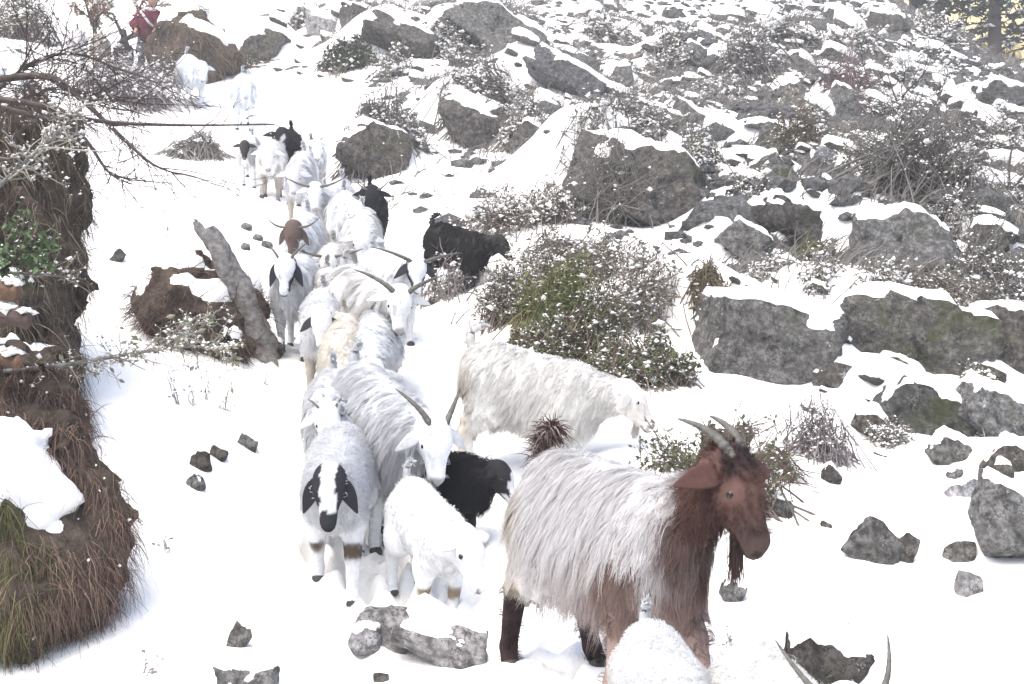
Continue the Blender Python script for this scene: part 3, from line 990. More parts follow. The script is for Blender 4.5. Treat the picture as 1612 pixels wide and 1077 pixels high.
    path[:, 0] = P0 - N0 * 0.006
    short = fur < 0.09
    d = unit(unit(comb - N0 * (comb * N0).sum(1, keepdims=True)) + N0 * (0.03 if short else 0.2))
    step = L0 / (K - 1)
    cur = path[:, 0] + N0 * 0.002
    for k in range(1, K):
        cur = cur + d * step[:, None]
        if fur > 0.03:
            p32 = cur.astype(np.float32)
            dist = sdf(p32)
            eps = 0.01
            gx = np.stack([sdf(p32 + np.array(v, np.float32)) - dist for v in ((eps, 0, 0), (0, eps, 0), (0, 0, eps))], -1)
            nn = unit(gx)
            need = np.maximum(0.006 + 0.004 * k - dist, 0)
            cur = cur + nn * need[:, None]
        path[:, k] = cur
        grav = np.where(hm, 0.05, 0.28)[:, None]
        d = unit(d * (1 - grav) + np.array([0, 0, -1.0]) * grav + rng.normal(size=(locks, 3)) * 0.05)
    gz_min = np.min([q[1][2] for q in feet]) - 0.02
    n = locks * per
    rep = np.repeat(np.arange(locks), per)
    off = rng.normal(size=(n, 3)) * ((0.028 if short else 0.012) + 0.05 * L0[rep])[:, None]
    off = off - N0[rep] * (off * N0[rep]).sum(1, keepdims=True) * 0.8
    off[hm[rep]] *= 0.5
    t = np.linspace(0, 1, K)[None, :, None]
    fac = rng.uniform(0.72, 1.08, n)[:, None, None]
    SP = P0[rep][:, None, :] + (path[rep] - P0[rep][:, None, :]) * fac + off[:, None, :] * (1 - 0.7 * t)
    wav = np.sin(t * rng.uniform(4, 9, (n, 1, 1)) + rng.uniform(0, 6.28, (n, 1, 1))) * t * (0.05 * L0[rep])[:, None, None]
    SP = SP + wav * np.cross(N0[rep], np.array([0, 0, 1.0]))[:, None, :]
    SC = C0[rep] * rng.uniform(0.86, 1.06, (n, 1)) * np.repeat(rng.uniform(0.95 if short else 0.88, 1.05, locks), per)[:, None]
    RV, RF, RC = ribbons(SP * s, N0[rep], np.full(n, fw) * rng.uniform(0.6, 1.2, n) * np.where(hm[rep], 0.35 if facefur else 0.55, 1.0), np.clip(SC, 0, 0.9))
    acc = Acc()
    acc.add(RV, RF, RC)
    if beard > 0:
        nb_ = 140
        b0 = HP(0.165, 0, -0.060) + rng.normal(size=(nb_, 3)) * 0.010
        tt = np.linspace(0, 1, 5)[None, :, None]
        bp = b0[:, None, :] + tt * (np.array([0.0, 0, -1.0]) * beard + rng.normal(size=(nb_, 3)) * 0.012)[:, None, :] - (b0 - b0.mean(0))[:, None, :] * tt * 0.5
        bc = np.clip(coat(np.array(['head'] * nb_), b0, hp_of(b0)) * rng.uniform(0.7, 1.0, (nb_, 1)), 0, 0.9)
        acc.add(*ribbons(bp * s, np.tile(-l, (nb_, 1)), np.full(nb_, 0.005), bc))
    # hair at the crown
    link("fleece", acc.mesh("fleece", M["fleece"]), root)

    # ears
    el, ew, droop = ears
    for sg in (-1, 1):
        b0 = HP(0.0, sg * 0.062, 0.012)
        a = math.radians(droop)
        dd = unit(l * sg * math.cos(a) - np.array([0, 0, 1.0]) * math.sin(a) - f * 0.15 + f * 0.0)
        side = unit(np.cross(dd, u) if abs(dd @ u) < 0.9 else f)
        up = np.cross(side, dd)
        if up @ u < 0 and abs(up @ u) > 0.2:
            up = -up
        ec = earcol if earcol is not None else np.clip(coat(np.array(['head']), b0[None], hp_of(b0[None]))[0] * 0.85, 0, 1)
        EV, EF, EC = ear_mesh(b0, dd, side, up, el * k_, ew * k_, ec)
        link("ear", make_mesh("ear", EV * s, EF, EC, True, M["coat"]), root)
        # eyes
        ec_ = HP(0.068, sg * 0.0625, 0.022)
        D, IF = ico(2)
        link("eye", make_mesh("eye", (ec_ + D * 0.0165 * k_) * s, [IF], None, True, M["eye"]), root)
        if horns:
            L, out, oe, up_, ue, back, r0 = horns
            c0 = HP(-0.005, sg * 0.030, 0.050)
            r0 = r0 * (0.8 if r0 < 0.03 else 1.0)
            pts = [c0 + (l * sg * out * t_ ** oe - f * up_ * t_ ** ue - u * back * t_ * t_ + u * 0.2 * t_ * (1 - t_)) * L for t_ in (0, 0.2, 0.45, 0.7, 0.88, 1.0)]
            cp = curve_pts(pts, 64)
            tt = np.linspace(0, 1, 64)
            rr = r0 * (1 - tt * 0.86) * (1 + 0.06 * np.sin(tt * 75))
            rr[-1] = 0.002
            HV, HF, HC = tubes(cp[None] * s, rr[None] * s, 10)
            link("horn", make_mesh("horn", HV, [HF], None, True, M[horncol]), root)
    if hooves:
        for (p, q) in feet:
            D, IF = ico(2)
            V2 = D * np.array([0.040, 0.034, 0.034])
            V2[:, 2] = np.maximum(V2[:, 2], -0.026)
            V2[:, 0] *= 1 - 0.35 * np.clip(V2[:, 2] / 0.034, 0, 1)
            link("hoof", make_mesh("hoof", (V2 + q + np.array([0.006, 0, -0.006])) * s, [IF], None, True, M["hoof"]), root)
    # tail
    tb = np.array([-0.42, 0, 0.66])
    nt_ = 260
    if tail == 'up':
        ctrl = [tb + np.array([0.05, 0, -0.02]), tb + np.array([-0.03, 0, 0.05]), tb + np.array([-0.03, 0, 0.13]), tb + np.array([0.02, 0, 0.17])]
    else:
        ctrl = [tb + np.array([0.05, 0, -0.02]), tb + np.array([-0.05, 0, 0.0]), tb + np.array([-0.08, 0, -0.07]), tb + np.array([-0.08, 0, -0.14])]
    tp = curve_pts(ctrl, 8)
    tp = tb + (tp - tb) * (1.0 if tailk == 1 else 0.95)
    nt_ = int(nt_ * tailk ** 2 * (3 if tailk > 1 else 1))
    acc = Acc()
    tc = np.array(tailcol if tailcol is not None else coat(np.array(['torso']), tb[None], hp_of(tb[None]))[0])
    acc.add(*tubes(tp[None] * s, (np.linspace(0.034, 0.02, 8) * s * (0.6 if tailk > 1 else 1))[None], 7, tc[None]))
    ii = rng.integers(1, 8, nt_)
    b0 = tp[ii] + rng.normal(size=(nt_, 3)) * (0.004 if tailk == 1 else 0.012)
    dirs = unit(rng.normal(size=(nt_, 3)) * (0.16 if tailk == 1 else 0.42) + unit(tp[ii] - tp[ii - 1]) * 0.9 + np.array([-0.15, 0, 0]))
    tt = np.linspace(0, 1, 4)[None, :, None]
    pp = b0[:, None, :] + dirs[:, None, :] * tt * tailk * rng.uniform(0.04, 0.085, (nt_, 1, 1)) + np.array([-0.01, 0, -0.02 if tailk == 1 else -0.055]) * tt ** 2
    acc.add(*ribbons(pp * s, rand_unit(nt_), np.full(nt_, fw * 1.6), np.clip(np.where((b0[:, 1:2] < -0.004) & (tailk > 1) & (rng.random((nt_, 1)) < 0.35), np.array((0.5, 0.46, 0.44)), tc[None]) * rng.uniform(0.75, 1.1, (nt_, 1)), 0, 0.9)))
    link("tail", acc.mesh("tail", M["fleece"]), root)
    tag(root, label, category, group)
    return root

def coat_plain(c, leg=None, rump=None, head=None):
    c = np.array(c)
    def fn(g, p, hp):
        out = np.tile(c, (len(p), 1))
        if rump is not None:
            w = smoothstep(-0.22, -0.42, p[:, 0]) * smoothstep(0.68, 0.45, p[:, 2]) * (g != 'head')
            out = out * (1 - w[:, None]) + np.array(rump) * w[:, None]
        if head is not None:
            w = (g == 'head') * 1.0
            out = out * (1 - w[:, None]) + np.array(head) * w[:, None]
        if leg is not None:
            w = ((g == 'foot') | (g == 'shin')) * smoothstep(0.40, 0.30, p[:, 2])
            out = out * (1 - w[:, None]) + np.array(leg) * w[:, None]
        w = ((g == 'head') & (hp[:, 0] > 0.215)) * (0.65 if c.mean() > 0.4 else 0.0)
        out = out * (1 - w[:, None]) + np.array((0.22, 0.19, 0.19)) * w[:, None]
        out = out * (1 + 0.06 * vnoise(p * 9.0, 5))[:, None]
        return out
    return fn

def coat_lead(g, p, hp):
    """white back, brown head, neck, breast and fore legs, cream rump, dark hind shanks"""
    out = np.tile(np.array((0.72, 0.715, 0.72)), (len(p), 1))
    n = vnoise(p * 7.0, 3) * 0.05
    # greyish brown lower flank hair
    w = smoothstep(0.56, 0.36, p[:, 2] + n) * smoothstep(-0.38, 0.22, p[:, 0]) * 0.75
    out = out * (1 - w[:, None]) + np.array((0.30, 0.20, 0.165)) * w[:, None]
    w = smoothstep(-0.20, -0.38, p[:, 0]) * smoothstep(0.70, 0.5, p[:, 2] + n) * 0.9
    out = out * (1 - w[:, None]) + np.array((0.46, 0.40, 0.31)) * w[:, None]
    front = p[:, 0] + (p[:, 2] - 0.6) * 0.10 + n
    w = smoothstep(0.35, 0.46, front + 0.04 * vnoise(p * 18.0, 6)) * ((g == 'neck') | (g == 'torso'))
    w = np.maximum(w, (g == 'head') * 1.0)
    lowb = smoothstep(0.50, 0.38, p[:, 2])
    br = np.array(BROWN)[None] * (1 - lowb[:, None]) + np.array((0.24, 0.135, 0.105))[None] * lowb[:, None]
    out = out * (1 - w[:, None]) + br * w[:, None]
    fl = (p[:, 0] > 0.08) & ((g == 'thigh') | (g == 'shin') | (g == 'foot'))
    out[fl] = np.array((0.28, 0.205, 0.18))
    hl = (p[:, 0] < 0) & ((g == 'shin') | (g == 'foot'))
    w = smoothstep(0.27, 0.21, p[:, 2]) * hl
    out = out * (1 - w[:, None]) + np.array((0.035, 0.022, 0.022)) * w[:, None]
    w = (g == 'head') * smoothstep(0.10, 0.20, hp[:, 0])
    out = out * (1 - w[:, None]) + np.array((0.085, 0.058, 0.05)) * w[:, None]
    e = np.sqrt((hp[:, 0] - 0.068) ** 2 + (np.abs(hp[:, 1]) - 0.06) ** 2 + (hp[:, 2] - 0.022) ** 2)
    w = (g == 'head') * smoothstep(0.030, 0.018, e) * 0.0
    out = out * (1 - w[:, None]) + np.array((0.38, 0.27, 0.22)) * w[:, None]
    w = (g == 'head') * smoothstep(0.02, 0.05, hp[:, 2]) * smoothstep(0.06, 0.0, hp[:, 0])
    out = out * (1 - w[:, None]) + np.array((0.045, 0.03, 0.03)) * w[:, None]
    return out

def coat_blackmuzzle(g, p, hp):
    out = np.tile(np.array(WHITE), (len(p), 1))
    m = (g == 'head') & ((hp[:, 0] > 0.165 + 0.012 * np.sin(hp[:, 1] * 90)) | ((np.abs(hp[:, 1]) > 0.040 + 0.01 * vnoise(hp * 40, 2)) & (hp[:, 0] < 0.15)))
    out[m] = np.array((0.03, 0.03, 0.035))
    w = ((g == 'shin') | (g == 'foot')) * smoothstep(0.05, 0.02, np.abs(p[:, 2] - 0.21) + 0.02 * vnoise(p * 40, 4)) * (p[:, 0] > 0) * smoothstep(0.225, 0.26, p[:, 0] + 0.012)
    out = out * (1 - w[:, None]) + np.array((0.09, 0.07, 0.05)) * w[:, None]
    return out

def coat_kneepatch(g, p, hp):
    out = np.tile(np.array((0.72, 0.735, 0.75)), (len(p), 1))
    w = ((g == 'shin') | (g == 'foot')) * smoothstep(0.05, 0.02, np.abs(p[:, 2] - 0.20) + 0.02 * vnoise(p * 40, 4)) * (p[:, 0] > 0) * smoothstep(0.22, 0.26, p[:, 0] + 0.012)
    out = out * (1 - w[:, None]) + np.array((0.22, 0.18, 0.13)) * w[:, None]
    return out

def coat_cheekstripe(g, p, hp):
    out = np.tile(np.array(WHITE), (len(p), 1))
    m = (g == 'head') & (np.abs(hp[:, 1]) > 0.034) & (hp[:, 2] < 0.03)
    out[m] = np.array((0.035, 0.035, 0.045))
    return out

def coat_blackpied(g, p, hp):
    out = np.tile(np.array(BLACK), (len(p), 1))
    m = (g == 'head') & (vnoise(hp * 26.0, 8) + 2.2 * (hp[:, 0] - 0.10) > 0.05) & (hp[:, 0] > 0.03) & (np.abs(hp[:, 1]) < 0.05)
    out[m] = np.array((0.5, 0.5, 0.52))
    return out

def XD(px, d):
    return ((px - CX) / FPX * d, d)

def build_goats():
    W = coat_plain(WHITE)
    WC = coat_plain(WHITE, rump=CREAM)
    WC2 = coat_plain((0.80, 0.795, 0.775), rump=(0.50, 0.45, 0.35), head=(0.66, 0.64, 0.61))
    # the leader
    goat("brown-headed goat with long white fleece and swept horns, leading the herd", XD(956, 4.5), -60, 1.08, pitch=-3,
         neck=(0.20, 0.10, 0.20), hyaw=14, hpitch=-58, neckfur=0.2, facefur=1.6, headk=1.06, neckr=0.84, legs=(24, -10, 14, -22), coat=coat_lead, vox=0.0115, locks=3300, per=13, fur=0.17, fw=0.0031, legk=1.12,
         horns=(0.195, 0.25, 1.3, 1.05, 0.9, 0.45, 0.027), ears=(0.17, 0.07, 12), earcol=np.array((0.09, 0.046, 0.04)), tail='up', tailcol=(0.10, 0.05, 0.045), tailk=1.35, beard=0.14, group=None)
    goat("white goat in the lower foreground, cut by the frame, cream flank", XD(1046, 3.32), -84, 0.60, pitch=-3,
         neck=(0.27, 0.0, 0.02), hyaw=0, hpitch=-50, coat=coat_plain((0.72, 0.73, 0.735), rump=(0.50, 0.44, 0.34)), vox=0.014, locks=1900, per=9, fur=0.035, fw=0.0025, tail='up')
    goat("goat at the lower frame edge, only its back and wide upturned horns in view", XD(1225, 3.0), -80, 0.66, pitch=-3,
         neck=(0.27, 0.0, 0.20), hyaw=0, hpitch=-45, coat=coat_plain((0.70, 0.70, 0.69)), vox=0.014, locks=1200, per=9, fur=0.04, fw=0.0028,
         horns=(0.24, 0.70, 0.6, 0.95, 1.6, 0.0, 0.02), tail='down')
    goat("white kid with tan knees standing on the flat stones", XD(664, 5.9), -64, 0.74, pitch=-14, neck=(0.22, 0.02, 0.05), hyaw=18, hpitch=-48,
         coat=coat_kneepatch, vox=0.018, locks=1500, per=8, fur=0.03, fw=0.004, headk=1.3, legk=1.25, tail='up', ears=(0.11, 0.06, 10), legs=(5, -8, 0, 5))
    goat("white goat with hanging black ears and black muzzle, facing the viewer", XD(533, 6.2), -86, 0.92, pitch=-8, neck=(0.28, 0.0, 0.07), hyaw=-2, hpitch=-64,
         coat=coat_blackmuzzle, vox=0.016, locks=1500, per=9, fur=0.045, fw=0.0045, ears=(0.19, 0.07, 70), earcol=np.array((0.03, 0.03, 0.035)), legs=(12, -10, 0, 6), legk=1.15)
    goat("large shaggy white goat with one raised dark horn behind the white kid", XD(585, 6.85), -62, 1.08, neck=(0.30, 0.02, 0.10), hyaw=-2, hpitch=-62,
         coat=coat_plain(WHITE), vox=0.016, locks=1600, per=10, fur=0.15, fw=0.0045, horns=(0.24, 0.55, 1.2, 0.85, 1.0, 0.35, 0.024), beard=0.13, ears=(0.15, 0.055, 45), legs=(-6, 6, 0, 0))
    goat("black kid with grey-flecked face between the shaggy goat and the leader", XD(682, 6.5), -30, 0.74, neck=(0.24, 0.0, 0.06), hyaw=2, hpitch=-52,
         coat=coat_blackpied, vox=0.018, locks=900, per=8, fur=0.06, fw=0.006, tail='down', tailcol=BLACK, ears=(0.10, 0.05, 20))
    goat("white goat peering over the black-eared goat, short dark horn", XD(522, 7.1), -84, 0.88, neck=(0.27, 0.0, 0.10), hyaw=12, hpitch=-50,
         coat=W, vox=0.02, locks=700, per=8, fur=0.10, fw=0.007, horns=(0.12, 0.6, 1.0, 0.9, 1.0, 0.3, 0.016), ears=(0.14, 0.05, 40))
    goat("white long-haired goat walking right with cream hind legs, below the green bush", XD(812, 7.35), -22, 1.0, pitch=-12, neck=(0.30, 0.0, 0.05), hyaw=14, hpitch=-40,
         coat=WC2, vox=0.016, locks=2200, per=10, fur=0.105, fw=0.004, legk=1.2, tail='up', ears=(0.15, 0.06, 35), legs=(6, -8, -8, 10), beard=0.08)
    # the bunched middle of the herd
    mid = [
        ("white goat seen from above, back dyed pale green, behind the shaggy goat", 592, 8.3, -84, 0.90, dict(neck=(0.26, 0.05, -0.04), hpitch=-70, coat=W)),
        ("smooth white goat walking right of the stump, head hidden", 540, 8.2, -92, 0.86, dict(neck=(0.24, 0, -0.08), hpitch=-72, coat=W, fur=0.07)),
        ("white kid with black-tipped ears, lower of the two flecked faces", 508, 8.7, -80, 0.84, dict(neck=(0.26, 0, 0.12), hpitch=-60, coat=W, ears=(0.15, 0.06, 50), earcol=np.array((0.05, 0.05, 0.055)))),
        ("white goat with drooping ears, upper of the two flecked faces", 520, 9.3, -74, 0.88, dict(neck=(0.26, 0.02, 0.12), hpitch=-55, coat=W, ears=(0.15, 0.06, 55))),
        ("large white long-haired goat with long V-shaped horns looking right", 562, 8.9, -52, 1.05, dict(neck=(0.30, 0.0, 0.14), hpitch=-58, hyaw=-14, coat=W, horns=(0.30, 0.85, 1.1, 0.62, 1.0, 0.35, 0.025), fur=0.2, beard=0.08, locks=1000)),
        ("horned goat with black stripes down both cheeks, leftmost of the front rank", 468, 9.5, -88, 0.96, dict(neck=(0.27, 0, 0.15), hpitch=-62, coat=coat_cheekstripe, horns=(0.20, 0.6, 1.1, 0.9, 1.0, 0.3, 0.017), earcol=np.array((0.045, 0.045, 0.055)), ears=(0.18, 0.06, 72))),
        ("white goat with long sideways horn behind the V-horned goat", 606, 10.2, -62, 0.98, dict(neck=(0.27, 0, 0.13), hpitch=-55, hyaw=-15, coat=coat_cheekstripe, horns=(0.34, 1.0, 0.9, 0.4, 0.9, 0.1, 0.021), ears=(0.16, 0.06, 50), earcol=np.array((0.05, 0.05, 0.055)))),
        ("white goat with bare forehead beside the brown-faced goat", 523, 10.5, -78, 0.95, dict(neck=(0.26, 0, 0.14), hpitch=-58, coat=W, horns=(0.26, 1.0, 0.8, 0.3, 1.5, 0.0, 0.018))),
        ("brown-faced goat with wide upturned horns", 479, 11.2, -88, 0.98, dict(neck=(0.26, 0, 0.17), hpitch=-64, coat=coat_plain(WHITE, head=(0.115, 0.085, 0.075)), horns=(0.20, 1.0, 0.7, 0.5, 2.0, 0.1, 0.017), ears=(0.16, 0.055, 68), earcol=np.array((0.13, 0.10, 0.09)))),
        ("white goat with grey-streaked face below the black horned goat", 570, 11.5, -84, 1.0, dict(neck=(0.27, 0, 0.06), hpitch=-62, coat=W, fur=0.18)),
        ("white goat in mid herd left of the black horned goat", 545, 12.3, -80, 0.96, dict(neck=(0.27, 0, 0.12), hpitch=-60, coat=W)),
        ("black goat with thin curved horn beyond the white backs", 583, 12.8, -82, 0.98, dict(neck=(0.27, 0, 0.15), hpitch=-58, coat=coat_plain(BLACK), horns=(0.22, 0.7, 0.8, 0.7, 1.5, 0.2, 0.015), tailcol=BLACK, fur=0.07)),
        ("white goat with dark horns curled outward in mid herd", 506, 13.0, -84, 0.96, dict(neck=(0.27, 0, 0.15), hpitch=-60, coat=W, horns=(0.26, 1.1, 0.7, 0.35, 1.2, -0.2, 0.020))),
        ("white goat following above the curled-horn goat", 535, 13.7, -80, 0.92, dict(neck=(0.26, 0, 0.14), hpitch=-58, coat=W, ears=(0.15, 0.05, 50))),
        ("white goat trotting just below the upper black goat", 476, 14.6, -80, 0.98, dict(neck=(0.26, 0, 0.10), hpitch=-60, coat=W)),
        ("white goat left of the upper black goat, head down", 427, 15.6, -84, 1.0, dict(neck=(0.26, 0, 0.04), hpitch=-66, coat=W)),
        ("black goat with spread ears highest in the column", 455, 16.6, -86, 1.12, dict(neck=(0.27, 0, 0.18), hpitch=-60, coat=coat_blackpied, ears=(0.16, 0.06, 12), earcol=np.array(BLACK), tailcol=BLACK, fur=0.07)),
        ("white goat with faint horn behind the upper black goat", 492, 16.3, -76, 0.98, dict(neck=(0.26, 0, 0.14), hpitch=-58, coat=W, horns=(0.2, 0.5, 1, 0.9, 1, 0.3, 0.014))),
        ("small dark-headed kid trailing left of the upper black goat", 395, 17.0, -86, 0.80, dict(neck=(0.26, 0, 0.16), hpitch=-60, coat=coat_plain(WHITE, head=(0.05, 0.045, 0.045)), earcol=np.array((0.05, 0.045, 0.045)))),
        ("white goat on the upper snow bank below the herder", 298, 22.4, -60, 1.15, dict(neck=(0.27, 0, 0.10), hpitch=-60, coat=coat_plain((0.66, 0.70, 0.74)))),
        ("white goat beside the twig on the upper snow bank", 383, 20.6, -75, 1.15, dict(neck=(0.27, 0, 0.10), hpitch=-60, coat=coat_plain((0.66, 0.70, 0.74)), headk=1.0)),
        ("black kid at the herder's side", 193, 25.6, -60, 0.85, dict(neck=(0.25, 0, 0.12), hpitch=-55, coat=coat_blackpied, tailcol=BLACK)),
        ("tan and white goat walking in front of the sapling with dry leaves", 158, 25.2, -78, 1.0, dict(neck=(0.25, 0, 0.16), hpitch=-58, coat=coat_plain((0.5, 0.45, 0.36), head=(0.45, 0.42, 0.36)))),
        ("pale goat farthest from the herder behind the bare branches", 122, 24.6, -70, 1.0, dict(neck=(0.25, 0, 0.1), hpitch=-60, coat=coat_plain((0.6, 0.58, 0.6)))),
    ]
    for lab, px, d, hd, s, kw in mid:
        a = dict(vox=0.019 if d < 10 else 0.024, locks=650 if d < 10 else 420, per=7 if d < 10 else 5, fur=0.10, fw=0.006 if d < 11 else 0.009, legs=(8, -8, -6, 6))
        a.update(kw)
        if a['coat'] is W:
            q = np.random.default_rng(int(px * 7 + d * 100))
            tint = [(0.70, 0.715, 0.735), (0.71, 0.68, 0.62), (0.64, 0.635, 0.62), (0.74, 0.74, 0.735), (0.66, 0.66, 0.68)][q.integers(5)]
            a['coat'] = coat_plain(tint, leg=(0.38, 0.35, 0.31), rump=(0.52, 0.48, 0.40) if q.random() < 0.5 else None)
            hd += q.uniform(-10, 10)
            a['fur'] = a['fur'] * q.uniform(0.8, 1.5)
            a['legs'] = tuple(q.uniform(-14, 14, 4))
        goat(lab, XD(px, d), hd, s, **a)
    goat("black goat standing sideways alone above the green bush", XD(708, 11.3), -36, 0.78, pitch=-14, neck=(0.30, 0.0, 0.12), hyaw=14, hpitch=-38,
         coat=coat_plain((0.032, 0.031, 0.031)), vox=0.02, locks=900, per=7, fur=0.10, fw=0.009, tail='up', tailcol=(0.07, 0.066, 0.062), ears=(0.11, 0.05, 40), legs=(0, 10, 0, -10))
build_goats()

# short names of things one can find, to say which stone or tuft is meant
LAND = [(1220, 500, "large speckled boulder"), (1450, 520, "large mossy boulder"), (1425, 370, "big white-streaked boulder"), (1010, 270, "large dark grass-hung boulder"), (760, 185, "dark brushy outcrop"),
        (790, 50, "angular slab"), (885, 110, "speckled grey rock"), (640, 55, "dark grassy boulder"), (1225, 280, "tilted mossy slab"), (1250, 350, "dark wedge rock"), (1412, 140, "first bare sapling"),
        (1490, 140, "dark bare sapling"), (1340, 140, "reddish bare bush"), (1560, 60, "snowy conifer"), (543, 90, "dark juniper patch"), (520, 40, "pale flat rock"), (1460, 640, "mossy green rock"), (1590, 800, "long grey ledge"),
        (1245, 215, "olive bush"), (1095, 80, "grey block high up"), (1205, 40, "thin bare shrub"), (1560, 370, "dark boulder by the frame edge"), (1075, 195, "pair of grey slabs"), (980, 115, "upright grey stone"),
        (1450, 260, "grey twig tangle"), (1560, 220, "twig bush under the conifers"), (1400, 40, "dark skyline boulder"), (590, 230, "dark stone above the column"), (940, 20, "top edge beside the angular slab"), (1300, 60, "bare slope by the skyline boulder"),
        (1112, 420, "olive-brown grass clump"), (1310, 250, "pointed pale stone"), (1590, 270, "small sapling by the frame edge"), (1500, 600, "snow shelf under the mossy boulder"), (420, 60, "dark upright rock")]
_used = {}
def where(px, py, lead):
    """a label that says which one: look, size and bearing from the nearest landmark"""
    best = None
    for n_ in range(3):
        d_ = sorted(LAND, key=lambda q: (q[0] - px) ** 2 + (q[1] - py) ** 2)[n_]
        dx, dy = px - d_[0], py - d_[1]
        r_ = math.hypot(dx, dy)
        a_ = math.degrees(math.atan2(-dy, dx)) % 360
        side = ["right of", "up and right of", "above", "up and left of", "left of", "down and left of", "below", "down and right of"][int((a_ + 22.5) // 45) % 8]
        lab = "%s %s %s the %s" % (lead, "close" if r_ < 38 else ("" if r_ < 75 else "well"), side, d_[2])
        lab = " ".join(lab.split())
        if best is None:
            best = lab
        if lab not in _used:
            best = lab
            break
    _used[best] = 1
    return best

# scattered stones on the boulder slope: shared shapes, one object each
def scatter_rocks():
    r = np.random.default_rng(11)
    var = []
    for k in range(14):
        V, F = rock_shape(900 + k, (1.15, 0.8, 0.5), math.radians(r.uniform(12, 40)), 3, 11, 0.06)
        CV, CF = cap_shape(V, F, 0.40, 0.25, 0.6, 900 + k)
        me = make_mesh("stone", V, [F], None, True, M[("rock", "rock_dark", "rock", "scree", "rock_moss")[k % 5]])
        mc = make_mesh("snow_cap", CV, [CF], None, True, M["snow"])
        var.append((me, mc))
    zones = [((1120, 1612, 20, 320), 150, (14, 60), "snow-capped stone among many on the upper right boulder slope", "stones of the upper right slope"),
             ((700, 1120, 0, 190), 62, (12, 46), "snow-capped stone high up between the angular slab and the large dark boulder", "stones high above the large dark boulder"),
             ((420, 720, 0, 130), 30, (12, 40), "snow-capped stone near the dark rocks at the top, right of the herder", "stones near the top right of the herder"),
             ((1140, 1612, 320, 560), 34, (14, 44), "snow-capped stone between the big boulders on the right", "stones between the big boulders"),
             ((1240, 1612, 560, 740), 22, (10, 34), "stone half buried in snow below the mossy boulders", "half-buried stones below the mossy boulders")]
    for (x0, x1, y0, y1), n, (s0, s1), lab, grp in zones:
        for i in range(n):
            px, py = r.uniform(x0, x1), r.uniform(y0, y1)
            if px > 1480 and py < 90 + (px - 1480) * 0.5:
                py += 110
            g = hit(px, py)
            if g[1] > 45:
                continue
            w = s0 + (s1 - s0) * r.random() ** 2.2
            k = g[1] / FPX * w / 2
            me, mc = var[r.integers(len(var))]
            o = link("stone", me, None, (g[0], g[1], g[2] + k * 0.02))
            o.scale = (k * r.uniform(0.9, 1.5), k, k * r.uniform(0.7, 1.15))
            o.rotation_euler = (0, math.radians(r.uniform(-6, 10)), math.radians(r.uniform(-20, 20)))
            link("snow_cap", mc, o)
            kind_ = ("grey", "dark", "grey", "brownish", "mossy")[int(me.name.split(".")[-1] if "." in me.name else 0) % 5]
            size_ = "tiny" if w < 18 else ("small" if w < 28 else ("middling" if w < 40 else "big"))
            long_ = "long " if o.scale[0] > 1.3 * o.scale[1] else ("squat " if o.scale[2] < 0.85 * o.scale[1] else "")
            tag(o, where(px, py, "%s %s%s stone" % (size_, long_, kind_)), "stone", grp)
scatter_rocks()

